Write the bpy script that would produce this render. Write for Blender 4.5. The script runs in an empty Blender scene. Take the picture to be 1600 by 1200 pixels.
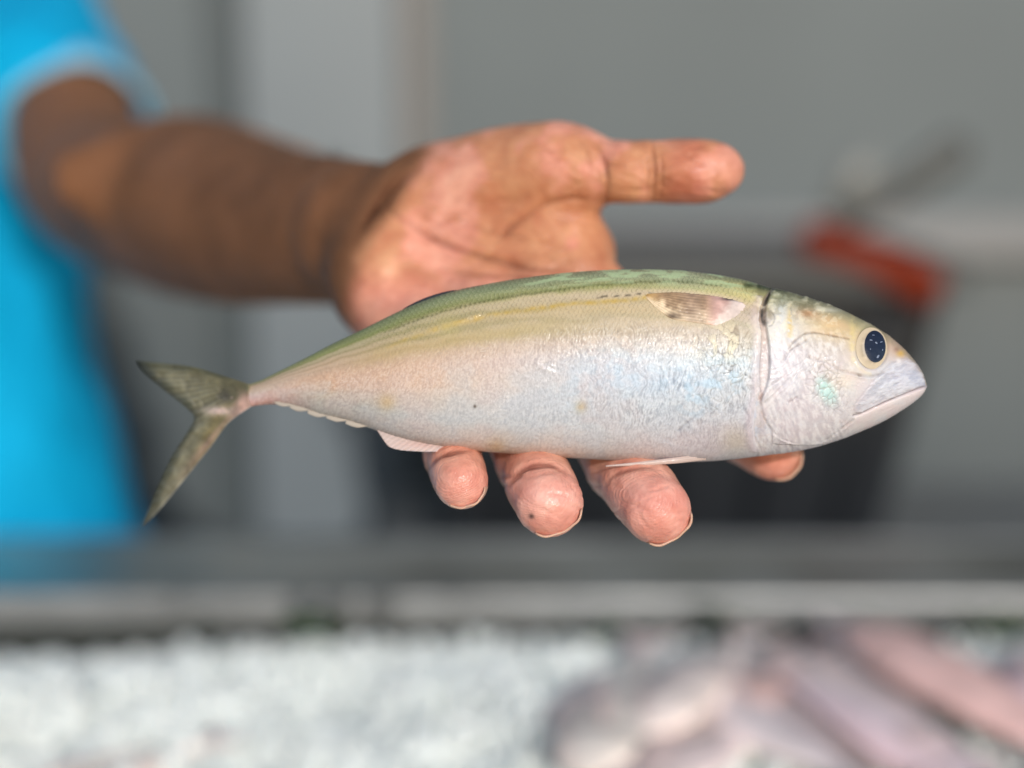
import bpy, math, random
import numpy as np
from mathutils import Vector, Matrix

# ------------------------------------------------------------------ camera, sky, sun, exposure
scene = bpy.context.scene
COL = scene.collection
F_PX, D0 = 2222.2, 0.38            # focal length in 1600-px units, distance to the fish
PITCH = math.radians(10)
CAM = np.array([0.0, 0.0, 1.25])
AX_R = np.array([1.0, 0, 0]); AX_F = np.array([0, math.cos(PITCH), -math.sin(PITCH)]); AX_U = np.array([0, math.sin(PITCH), math.cos(PITCH)])
cd = bpy.data.cameras.new('camera'); cam = bpy.data.objects.new('camera', cd); COL.objects.link(cam)
cam.location = CAM; cam.rotation_euler = (math.pi/2 - PITCH, 0, 0)
cd.lens = 50; cd.sensor_width = 36; cd.clip_start = 0.02; cd.clip_end = 200
cd.dof.use_dof = True; cd.dof.focus_distance = 0.3695; cd.dof.aperture_fstop = 2.9
scene.camera = cam
SUN_EL, SUN_AZ = math.radians(22), math.radians(14)    # behind the camera, a little to the right
S = Vector((math.sin(SUN_AZ)*math.cos(SUN_EL), -math.cos(SUN_AZ)*math.cos(SUN_EL), math.sin(SUN_EL)))
world = bpy.data.worlds.new('World'); scene.world = world; world.use_nodes = True
wn = world.node_tree.nodes; wl = world.node_tree.links
sky = wn.new('ShaderNodeTexSky'); sky.sky_type = 'NISHITA'; sky.sun_disc = False
sky.sun_elevation = SUN_EL; sky.sun_rotation = math.pi - SUN_AZ
wl.new(sky.outputs[0], wn['Background'].inputs['Color']); wn['Background'].inputs['Strength'].default_value = 0.15
sl = bpy.data.lights.new('sun', 'SUN'); sl.energy = 2.75; sl.angle = math.radians(0.53); sl.color = (1, 0.985, 0.97)
sun = bpy.data.objects.new('sun', sl); COL.objects.link(sun); sun.rotation_euler = S.to_track_quat('Z', 'Y').to_euler()
vs = scene.view_settings; vs.view_transform = 'Standard'; vs.look = 'None'; vs.exposure = 0.0; vs.gamma = 1.0
scene.cycles.use_denoising = True
scene.cycles.max_bounces = 6; scene.cycles.sample_clamp_indirect = 4

# ------------------------------------------------------------------ numeric helpers
rng = np.random.default_rng(7); random.seed(7)
_TAB = rng.random(65536)
def _h(ix, iy, iz, seed):
    return _TAB[((ix*73856093) ^ (iy*19349663) ^ (iz*83492791) ^ (seed*2654435)) & 65535]
def vn3(x, y, z, seed=0):
    xi, yi, zi = (np.floor(v).astype(np.int64) for v in (x, y, z))
    fx, fy, fz = x-xi, y-yi, z-zi
    fx, fy, fz = (f*f*(3-2*f) for f in (fx, fy, fz))
    r = 0
    for a in (0, 1):
        for b in (0, 1):
            for c in (0, 1):
                r = r + _h(xi+a, yi+b, zi+c, seed)*(fx if a else 1-fx)*(fy if b else 1-fy)*(fz if c else 1-fz)
    return r*2-1
def vn2(x, y, seed=0):
    xi, yi = np.floor(x).astype(np.int64), np.floor(y).astype(np.int64)
    fx, fy = x-xi, y-yi
    fx, fy = fx*fx*(3-2*fx), fy*fy*(3-2*fy)
    z = 0*xi
    return (_h(xi, yi, z, seed)*(1-fx)*(1-fy)+_h(xi+1, yi, z, seed)*fx*(1-fy)+_h(xi, yi+1, z, seed)*(1-fx)*fy+_h(xi+1, yi+1, z, seed)*fx*fy)*2-1
def fbm2(x, y, o=4, seed=0):
    return sum(vn2(x*2**i+i*17.3, y*2**i-i*9.1, seed+i)*0.5**i for i in range(o))
def fbm3(x, y, z, o=3, seed=0):
    return sum(vn3(x*2**i+i*17.3, y*2**i-i*9.1, z*2**i, seed+i)*0.5**i for i in range(o))
def worley(x, y, seed=0):
    xi, yi = np.floor(x).astype(np.int64), np.floor(y).astype(np.int64)
    f1 = np.full(x.shape, 9.0); f2 = f1.copy(); cid = f1*0
    for a in (-1, 0, 1):
        for b in (-1, 0, 1):
            cx, cy = xi+a, yi+b
            d = np.hypot(cx+_h(cx, cy, 0*cx, seed)-x, cy+_h(cx, cy, 0*cx+5, seed)-y)
            nearer = d < f1
            f2 = np.where(nearer, f1, np.minimum(f2, d)); cid = np.where(nearer, _h(cx, cy, 0*cx+11, seed), cid); f1 = np.minimum(f1, d)
    return f1, f2, cid
def sstep(a, b, x):
    t = np.clip((x-a)/(b-a), 0, 1); return t*t*(3-2*t)
def lin(c):
    c = np.clip(np.asarray(c, float), 0, None); return np.where(c <= 0.04045, c/12.92, ((c+0.055)/1.055)**2.4)
def rgb(*c): return tuple(float(v) for v in lin(np.array(c)/255.0))
def pchip(xs, ys, x):
    xs, ys = np.asarray(xs, float), np.asarray(ys, float)
    h = np.diff(xs); d = np.diff(ys)/h; m = np.zeros(len(xs)); m[0], m[-1] = d[0], d[-1]
    ok = d[:-1]*d[1:] > 0
    w1, w2 = 2*h[1:]+h[:-1], h[1:]+2*h[:-1]
    with np.errstate(divide='ignore', invalid='ignore'):
        m[1:-1] = np.where(ok, (w1+w2)/(w1/d[:-1]+w2/d[1:]), 0)
    i = np.clip(np.searchsorted(xs, x)-1, 0, len(xs)-2); t = np.clip((x-xs[i])/h[i], 0, 1)
    return ys[i]*(2*t**3-3*t*t+1)+h[i]*m[i]*(t**3-2*t*t+t)+ys[i+1]*(3*t*t-2*t**3)+h[i]*m[i+1]*(t**3-t*t)
def spline(pts, n):
    P = np.asarray(pts, float); P = np.vstack([2*P[0]-P[1], P, 2*P[-1]-P[-2]])
    out = []
    for i in range(1, len(P)-2):
        for t in np.linspace(0, 1, 12, endpoint=False):
            a, b, c, d = P[i-1:i+3]
            out.append(0.5*((2*b)+(c-a)*t+(2*a-5*b+4*c-d)*t*t+(3*b-a-3*c+d)*t**3))
    out.append(P[-2]); out = np.array(out)
    L = np.r_[0, np.cumsum(np.linalg.norm(np.diff(out, axis=0), axis=1))]
    s = np.linspace(0, L[-1], n)
    return np.stack([np.interp(s, L, out[:, k]) for k in range(out.shape[1])], 1)
def pdist(x, y, pts, smooth=0):
    """distance to a polyline, signed side (positive = right of travel in image coordinates), position 0..1"""
    P = spline(pts, smooth) if smooth else np.asarray(pts, float)
    best = np.full(x.shape, 1e9); side = np.ones(x.shape); par = np.zeros(x.shape); n = len(P)-1
    for i in range(n):
        ax, ay = P[i]; bx, by = P[i+1]-P[i]; L = bx*bx+by*by+1e-12
        t = np.clip(((x-ax)*bx+(y-ay)*by)/L, 0, 1)
        d = np.hypot(x-ax-t*bx, y-ay-t*by); c = bx*(y-ay)-by*(x-ax)
        m = d < best
        best = np.where(m, d, best); side = np.where(m, np.sign(c), side); par = np.where(m, (i+t)/n, par)
    return best, side, par
def inpoly(x, y, pts):
    r = np.zeros(x.shape, bool); P = list(pts)
    for (x0, y0), (x1, y1) in zip(P, P[1:]+P[:1]):
        r ^= ((y0 > y) != (y1 > y)) & (x < (x1-x0)*(y-y0)/((y1-y0) or 1e-9)+x0)
    return r
def W(c):                       # camera frame (right, forward, up) -> world
    c = np.atleast_2d(c); return CAM+c[:, :1]*AX_R+c[:, 1:2]*AX_F+c[:, 2:3]*AX_U
def C(px, py, D): return np.array([(px-800)*D/F_PX, D, (600-py)*D/F_PX])
def ground(px, py, z):          # point of the level plane z seen at a measured pixel
    d = AX_R*(px-800)/F_PX+AX_F+AX_U*(600-py)/F_PX; return CAM+d*(z-CAM[2])/d[2]

# ------------------------------------------------------------------ object helpers
def tag(o, label=None, cat=None, group=None, kind=None):
    for k, v in (('label', label), ('category', cat), ('group', group), ('kind', kind)):
        if v: o[k] = v
    return o
def empty(name, loc, label=None, cat=None, group=None):
    o = bpy.data.objects.new(name, None); o.location = loc; o.empty_display_size = 0.02; COL.objects.link(o)
    return tag(o, label, cat, group)
def org(o):
    v = np.zeros(3)
    while o is not None:
        v = v+np.array(o.location); o = o.parent
    return v
def mesh_obj(name, verts, faces, mat, parent=None, colors=None, smooth=True, loc=None, attrs=None):
    """verts in world coordinates; faces: (n,4)/(n,3) int array or a list of polygons"""
    verts = np.asarray(verts, float)
    base = org(parent) if parent is not None else (np.array(loc, float) if loc is not None else np.array([*(verts[:, :2].min(0)+verts[:, :2].max(0))*0.5, verts[:, 2].min()]))
    me = bpy.data.meshes.new(name)
    v = verts-base
    if isinstance(faces, np.ndarray):
        k = faces.shape[1]; me.vertices.add(len(v)); me.vertices.foreach_set('co', v.astype(np.float32).ravel())
        me.loops.add(faces.size); me.loops.foreach_set('vertex_index', faces.astype(np.int32).ravel())
        me.polygons.add(len(faces)); me.polygons.foreach_set('loop_start', np.arange(0, faces.size, k, dtype=np.int32))
        me.polygons.foreach_set('loop_total', np.full(len(faces), k, np.int32)); me.update(calc_edges=True)
    else:
        me.from_pydata(v.tolist(), [], faces)
    me.validate()
    me.polygons.foreach_set('use_smooth', np.full(len(me.polygons), smooth))
    if colors is not None:
        a = me.color_attributes.new('col', 'FLOAT_COLOR', 'POINT')
        a.data.foreach_set('color', np.hstack([colors, np.ones((len(colors), 1))]).astype(np.float32).ravel())
    for k, val in (attrs or {}).items():
        me.attributes.new(k, 'FLOAT', 'POINT').data.foreach_set('value', np.asarray(val, np.float32))
    me.materials.append(mat); me.update()
    o = bpy.data.objects.new(name, me); COL.objects.link(o)
    if parent is not None: o.parent = parent
    else: o.location = base
    return o
def grid_faces(nu, nv, wrap=False):
    i, j = np.meshgrid(np.arange(nu-1), np.arange(nv if wrap else nv-1), indexing='ij'); k = (j+1) % nv
    return np.stack([i*nv+j, (i+1)*nv+j, (i+1)*nv+k, i*nv+k], -1).reshape(-1, 4)
def box_verts(x0, x1, y0, y1, z0, z1):
    return np.array([(x, y, z) for z in (z0, z1) for x, y in ((x0, y0), (x1, y0), (x1, y1), (x0, y1))], float)
BOXF = np.array([(3, 2, 1, 0), (4, 5, 6, 7), (0, 1, 5, 4), (1, 2, 6, 5), (2, 3, 7, 6), (3, 0, 4, 7)])
def box(name, b, mat, parent=None, bevel=0.002, loc=None):
    o = mesh_obj(name, box_verts(*b), BOXF, mat, parent, smooth=False, loc=loc)
    m = o.modifiers.new('bevel', 'BEVEL'); m.width = bevel; m.segments = 2
    return o

def mat(name, color=None, rough=0.5, metal=0.0, attr=False, coat=0.0, coat_rough=0.1, spec=0.5, noise=None, bump=None, sss=0.0, sss_r=(1, .3, .15), sss_s=0.002, rough_noise=None):
    m = bpy.data.materials.new(name); m.use_nodes = True; nt = m.node_tree; N, L = nt.nodes, nt.links
    p = N['Principled BSDF']; p.inputs['Roughness'].default_value = rough; p.inputs['Metallic'].default_value = metal
    p.inputs['Specular IOR Level'].default_value = spec; p.inputs['Coat Weight'].default_value = coat; p.inputs['Coat Roughness'].default_value = coat_rough
    if sss:
        p.inputs['Subsurface Weight'].default_value = sss; p.inputs['Subsurface Radius'].default_value = sss_r; p.inputs['Subsurface Scale'].default_value = sss_s
    tc = N.new('ShaderNodeTexCoord')
    def ntex(scale, detail=4):
        t = N.new('ShaderNodeTexNoise'); t.inputs['Scale'].default_value = scale; t.inputs['Detail'].default_value = detail
        L.new(tc.outputs['Object'], t.inputs['Vector']); return t
    if attr:
        a = N.new('ShaderNodeAttribute'); a.attribute_name = 'col'; src = a.outputs['Color']
    else:
        c = N.new('ShaderNodeRGB'); c.outputs[0].default_value = (*color, 1); src = c.outputs[0]
    if noise:                                 # (scale, low, high)
        t = ntex(noise[0]); r = N.new('ShaderNodeMapRange'); r.inputs['From Min'].default_value = 0.3; r.inputs['From Max'].default_value = 0.7
        r.inputs['To Min'].default_value = noise[1]; r.inputs['To Max'].default_value = noise[2]; L.new(t.outputs['Fac'], r.inputs['Value'])
        v = N.new('ShaderNodeVectorMath'); v.operation = 'SCALE'; L.new(src, v.inputs[0]); L.new(r.outputs[0], v.inputs['Scale']); src = v.outputs[0]
    L.new(src, p.inputs['Base Color'])
    if rough_noise:
        t = ntex(rough_noise[0]); r = N.new('ShaderNodeMapRange'); r.inputs['From Min'].default_value = 0.3; r.inputs['From Max'].default_value = 0.7
        r.inputs['To Min'].default_value = rough_noise[1]; r.inputs['To Max'].default_value = rough_noise[2]
        L.new(t.outputs['Fac'], r.inputs['Value']); L.new(r.outputs[0], p.inputs['Roughness'])
    if bump:                                  # list of (scale, distance)
        prev = None
        for sc, dist in bump:
            t = ntex(sc, 3); b = N.new('ShaderNodeBump'); b.inputs['Distance'].default_value = dist; b.inputs['Strength'].default_value = 1
            L.new(t.outputs['Fac'], b.inputs['Height'])
            if prev: L.new(prev, b.inputs['Normal'])
            prev = b.outputs[0]
        L.new(prev, p.inputs['Normal'])
        if coat: L.new(prev, p.inputs['Coat Normal'])
    return m
def translucent(m, amount):
    nt = m.node_tree; N, L = nt.nodes, nt.links; p = N['Principled BSDF']; out = N['Material Output']
    t = N.new('ShaderNodeBsdfTranslucent'); mx = N.new('ShaderNodeMixShader'); mx.inputs[0].default_value = amount
    src = p.inputs['Base Color'].links[0].from_socket; L.new(src, t.inputs['Color'])
    L.new(p.outputs[0], mx.inputs[1]); L.new(t.outputs[0], mx.inputs[2]); L.new(mx.outputs[0], out.inputs['Surface'])
    return m

# ------------------------------------------------------------------ the setting
M_wall = mat('grey_wall_paint', rgb(92, 99, 100), 0.7, noise=(2.5, .93, 1.06), bump=[(60, .0006)])
M_wall_low = mat('dark_grey_dado', rgb(84, 90, 90), 0.55, noise=(3, .88, 1.08))
M_col = mat('pale_grey_column', rgb(113, 120, 123), 0.5, noise=(3, .95, 1.04))
M_post = mat('dark_post_paint', rgb(66, 73, 74), 0.6, noise=(4, .9, 1.1))
M_ledge = mat('ledge_concrete', rgb(122, 122, 121), 0.6, noise=(6, .94, 1.05))
M_ground = mat('market_floor', rgb(120, 117, 110), 0.8, noise=(3, .85, 1.1))
M_steel = mat('brushed_steel', rgb(166, 165, 160), 0.44, metal=1.0, noise=(5, .45, 1.5), bump=[(6, .014), (60, .0004)], rough_noise=(20, .36, .52))
M_lip = mat('lip_steel', rgb(130, 130, 128), 0.42, metal=0.4, noise=(9, .8, 1.2), bump=[(14, .004)])
M_tub = mat('black_plastic', rgb(20, 23, 27), 0.55, noise=(6, .8, 1.2))
M_tub_rim = mat('tub_rim_plastic', rgb(48, 52, 52), 0.55)
M_red = mat('red_plastic', rgb(112, 36, 10), 0.8, spec=.2, noise=(20, .9, 1.05))
M_greyarm = mat('dull_metal', rgb(62, 63, 60), 0.55, noise=(30, .9, 1.05))
M_pale = mat('pale_plastic', rgb(116, 117, 113), 0.5)
M_bench = mat('bench_steel', rgb(120, 122, 122), 0.5, metal=0.6)

WY = 2.05                                          # distance of the wall
g = mesh_obj('ground', [(-6, -4, 0), (6, -4, 0), (6, 6, 0), (-6, 6, 0)], np.array([(0, 1, 2, 3)]), M_ground, smooth=False, loc=(0, 0, 0)); tag(g, kind='structure')
def wpt(px, py, y=WY):
    d = AX_R*(px-800)/F_PX+AX_F+AX_U*(600-py)/F_PX; return CAM+d*y/d[1]
wall = empty('wall', (0, WY, 0), 'grey painted wall with a pale column and a ledge behind the counter', 'wall')
zl0, zl1 = wpt(1300, 405)[2], wpt(1300, 335)[2]
box('upper_panel', (-3, 3, WY, WY+.12, zl1-.01, 3.2), M_wall, wall)
box('lower_panel', (-3, 3, WY+.004, WY+.12, 0.0, zl0+.01), M_wall_low, wall)
box('ledge', (wpt(640, 400)[0], 3, WY-.035, WY+.1, zl0, zl1), M_ledge, wall, .008)
box('column', (wpt(388, 400, WY-.05)[0], wpt(628, 400, WY-.05)[0], WY-.05, WY+.06, 0, 3.2), M_col, wall, .006)
box('post', (wpt(338, 400, WY-.03)[0], wpt(388, 400, WY-.03)[0]-.002, WY-.03, WY+.05, 0, 3.2), M_post, wall, .004)
box('trim', (wpt(632, 200, WY-.012)[0], wpt(672, 200, WY-.012)[0], WY-.012, WY+.05, zl1, 3.2), mat('brown_grey_trim', rgb(112, 108, 104), .6), wall, .003)

# back bench with the black tub and the red handled tool
BZ = 0.79
bench = empty('work_bench', (0.2, 1.6, 0), 'grey steel bench under the black tub', 'bench')
box('bench_top', (-.16, .75, 1.38, 1.86, BZ-.03, BZ), M_bench, bench, .004)
for lx in (-.13, .71):
    for ly in (1.41, 1.83):
        box('leg', (lx-.02, lx+.02, ly-.02, ly+.02, 0, BZ-.032), M_bench, bench, .003)
def tub():
    t = empty('tub', (0.19, 1.6, BZ), 'black plastic tub with sloping sides standing behind the hand', 'tub')
    yf0, yf1, yb0, yb1 = 1.45, 1.40, 1.80, 1.84
    zt = wpt(1100, 410, yf1)[2]
    xl0, xr0, xl1, xr1 = wpt(720, 840, yf0)[0], wpt(1365, 840, yf0)[0], wpt(650, 420, yf1)[0], wpt(1490, 420, yf1)[0]
    th = .012
    def ring(xl, xr, yf, yb, z): return [(xl, yf, z), (xr, yf, z), (xr, yb, z), (xl, yb, z)]
    def cut(f): return [a+(b-a)*f for a, b in ((xl0, xl1), (xr0, xr1), (yf0, yf1), (yb0, yb1))]
    rows = [ring(xl0, xr0, yf0, yb0, BZ+.002), ring(xl1, xr1, yf1, yb1, zt), ring(xl1+th, xr1-th, yf1+th, yb1-th, zt), ring(xl0+th, xr0-th, yf0+th, yb0-th, BZ+.015)]
    v = np.array(sum(rows, [])); f = [[3, 2, 1, 0], [12, 13, 14, 15]]
    for r in range(3):
        for k in range(4): f.append([r*4+k, r*4+(k+1) % 4, r*4+4+(k+1) % 4, r*4+4+k])
    o = mesh_obj('shell', v, f, M_tub, t, smooth=False); m = o.modifiers.new('b', 'BEVEL'); m.width = .006; m.segments = 2
    e = .012                                       # rim collar around the mouth
    rr = [ring(xl1-e, xr1+e, yf1-e, yb1+e, zt-.03), ring(xl1-e, xr1+e, yf1-e, yb1+e, zt+.004), ring(xl1+th, xr1-th, yf1+th, yb1-th, zt+.004), ring(xl1-.001, xr1+.001, yf1-.001, yb1+.001, zt-.03)]
    v = np.array(sum(rr, [])); f = []
    for r in range(4):
        for k in range(4): f.append([r*4+k, r*4+(k+1) % 4, ((r+1) % 4)*4+(k+1) % 4, ((r+1) % 4)*4+k])
    o = mesh_obj('rim', v, f, M_tub_rim, t, smooth=False); m = o.modifiers.new('b', 'BEVEL'); m.width = .003; m.segments = 2
    for k in range(5):                             # moulded ribs on the front wall
        u = .12+.19*k; a = np.array([xl0+(xr0-xl0)*u, yf0, BZ+.01]); b = np.array([xl1+(xr1-xl1)*u, yf1, zt-.035])
        tube('rib', [a, b], [.007, .007], M_tub, t, 6)
    return t
def tube(name, pts, radii, m, parent, n=10, flat=(1, 1), up=(0, 0, 1), loc=None):
    pts = np.asarray(pts, float); k = len(pts); V = []
    for i in range(k):
        d = pts[min(i+1, k-1)]-pts[max(i-1, 0)]; d /= np.linalg.norm(d)
        s = np.cross(d, up); s /= (np.linalg.norm(s) or 1); u = np.cross(s, d)
        for j in range(n):
            a = 2*math.pi*j/n; V.append(pts[i]+radii[i]*(flat[0]*math.cos(a)*s+flat[1]*math.sin(a)*u))
    f = grid_faces(k, n, True).tolist()+[list(range(n)), [(k-1)*n+j for j in range(n-1, -1, -1)]]
    return mesh_obj(name, V, f, m, parent, loc=loc)
tub()
tp = [wpt(px, py, 1.395) for px, py in ((1262, 372), (1350, 402), (1460, 452))]
tool = empty('hand_tool', tp[1], 'red handled hand tool with a grey blade lying on the rim of the black tub', 'tool')
tube('handle', [tp[0]+(tp[0]-tp[1])*.12, tp[0], tp[1], tp[2], tp[2]+(tp[2]-tp[1])*.06], [.008, .02, .0175, .022, .010], M_red, tool, 12, (.7, 1))
tq = [wpt(px, py, 1.41) for px, py in ((1355, 330), (1430, 280), (1500, 232))]
tube('blade', [tp[0]+np.array([.02, .01, .004]), tq[0], tq[1], tq[2], tq[2]+(tq[2]-tq[1])*.2], [.008, .012, .017, .019, .006], M_greyarm, tool, 10, (.35, 1))
tube('grip_end', [wpt(1300, 330, 1.42), wpt(1345, 268, 1.42), wpt(1370, 240, 1.42)], [.008, .02, .006], M_pale, tool, 10, (.5, 1))

# display counter: ice tray, front lip, steel top
IZ = 0.95; LY = ground(800, 985, IZ)[1]; TZ = CAM[2]-LY*math.tan(PITCH+math.atan(330/F_PX)); TY = ground(800, 838, TZ)[1]
counter = empty('display_counter', (0, .62, 0), 'stainless steel fish counter with an ice tray and a raised lip', 'counter')
nx, ny = 120, 30
X, Y = np.meshgrid(np.linspace(-1.2, 1.2, nx), np.linspace(LY+.012, TY, ny), indexing='ij')
Z = TZ-.004+.0012*fbm2(X*9, Y*14, 3, 4)
mesh_obj('counter_top', np.stack([X, Y, Z], -1).reshape(-1, 3), grid_faces(nx, ny)[:, ::-1].copy(), M_steel, counter)
box('lip', (-1.2, 1.2, LY, LY+.014, IZ+.002, TZ), M_lip, counter, .004)
box('gap_strip', (-1.2, 1.2, LY+.006, LY+.016, IZ-.08, IZ+.001), mat('gap_shade', rgb(44, 46, 40), .7), counter)  # added dark strip, paints the shade of the gap under the lip
box('back_panel', (-1.2, 1.2, TY+.001, TY+.014, .1, TZ-.003), M_bench, counter)
box('tray_floor', (-1.2, 1.2, .3, LY-.002, IZ-.09, IZ-.075), M_bench, counter)
box('front_panel', (-1.2, 1.2, .285, .299, .1, IZ-.02), M_bench, counter)

# crushed ice: a bumpy bed with loose chunks over it
M_ice = mat('crushed_ice', rgb(232, 235, 228), 0.45, noise=(40, .88, 1.04), bump=[(120, .002)], sss=.25, sss_r=(.8, 1, 1), sss_s=.006)
def ice_z(x, y): return IZ-.006+.009*fbm2(x*7, y*7, 3, 20)+.006*sstep(LY-.02, LY-.2, y)-.003*sstep(LY-.05, LY-.012, y)
def ice():
    nx, ny = 260, 120
    X, Y = np.meshgrid(np.linspace(-.62, .62, nx), np.linspace(.36, LY-.004, ny), indexing='ij')
    f1, f2, cid = worley(X/.013, Y/.013, 31)
    Z = ice_z(X, Y)+.003*(cid-.5)-.002*f1
    V = [np.stack([X, Y, Z], -1).reshape(-1, 3)]; F = [np.concatenate([grid_faces(nx, ny)[:, ::-1][:, [0, 1, 2]], grid_faces(nx, ny)[:, ::-1][:, [0, 2, 3]]])]
    t = (1+5**.5)/2
    ico = np.array([(-1, t, 0), (1, t, 0), (-1, -t, 0), (1, -t, 0), (0, -1, t), (0, 1, t), (0, -1, -t), (0, 1, -t), (t, 0, -1), (t, 0, 1), (-t, 0, -1), (-t, 0, 1)])/1.9
    icf = np.array([(0, 11, 5), (0, 5, 1), (0, 1, 7), (0, 7, 10), (0, 10, 11), (1, 5, 9), (5, 11, 4), (11, 10, 2), (10, 7, 6), (7, 1, 8), (3, 9, 4), (3, 4, 2), (3, 2, 6), (3, 6, 8), (3, 8, 9), (4, 9, 5), (2, 4, 11), (6, 2, 10), (8, 6, 7), (9, 8, 1)])
    n = 8000; r = np.random.default_rng(3)
    px = r.uniform(-.6, .6, n); py = r.uniform(.4, LY-.008, n); sz = .003+.005*r.random(n)**2; off = len(V[0])
    pz = ice_z(px, py)+sz*.3
    for i in range(n):
        q = np.linalg.qr(r.normal(size=(3, 3)))[0]
        v = (ico*(1+.35*r.uniform(-1, 1, (12, 1)))*np.array([1, r.uniform(.6, 1), r.uniform(.5, .9)]))@q*sz[i]+np.array([px[i], py[i], pz[i]])
        v[:, 1] = np.minimum(v[:, 1], LY-.003)
        V.append(v); F.append(icf+off); off += 12
    o = mesh_obj('crushed_ice', np.vstack(V), np.vstack(F), M_ice, smooth=False)
    tag(o, 'bed of crushed white ice filling the counter tray', 'ice', kind='stuff')
ice()

# leafy sprigs tucked under the lip
def sprig(px, py, n, size, label, seed, col=(52, 84, 36)):
    r = np.random.default_rng(seed); c = ground(px, py, IZ+.004); c[1] = min(c[1], LY-.018); size *= 1.25
    e = empty('leafy_sprig', c, label, 'garnish', 'green garnish along the counter lip')
    m = mat('leaf_green', rgb(*col), .5, noise=(60, .7, 1.25)); translucent(m, .25)
    stem = [c+np.array([0, 0, .001]), c+np.array([size*.4, -.004, .006]), c+np.array([size, -.008, .004])]
    tube('stem', stem, [.0012, .001, .0006], m, e, 6)
    for k in range(n):
        a = r.uniform(0, 2*math.pi); el = r.uniform(.0, .35); L = size*r.uniform(.5, .9); b = c+np.array([r.uniform(-.3, 1)*size, r.uniform(-.006, .004), .005+r.uniform(0, .008)])
        d = np.array([math.cos(a)*math.cos(el), -abs(math.sin(a))*.4*math.cos(el), math.sin(el)]); s = np.cross(d, (0, 0, 1)); s /= np.linalg.norm(s); u = np.cross(s, d)
        V = []
        for i, w in enumerate((.05, .7, 1, .75, .08)):
            t = i/4; p = b+d*L*t+u*L*.12*math.sin(t*3)
            V += [p-s*L*.32*w, p+u*-L*.06, p+s*L*.32*w]
        o = mesh_obj('leaf', V, grid_faces(5, 3), m, e)
        sm = o.modifiers.new('thick', 'SOLIDIFY'); sm.thickness = .0005
sprig(462, 1003, 9, .022, 'bright green leafy sprig on the ice below the tail of the held fish', 1, (62, 96, 40))
sprig(305, 1003, 4, .012, 'small dark sprig at the lip, farthest to the left', 2, (40, 58, 44))
sprig(915, 1003, 6, .016, 'green sprig at the lip where the ice meets the pink fish', 3, (52, 84, 40))
sprig(1110, 992, 6, .018, 'green sprig at the lip behind the pale pink fish', 4, (48, 78, 34))
sprig(1330, 994, 5, .016, 'dull green sprig between two pink fish', 5, (66, 84, 50))
sprig(1520, 998, 9, .020, 'deep green leafy sprig at the lip near the right edge of the picture', 6, (36, 84, 18))

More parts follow.
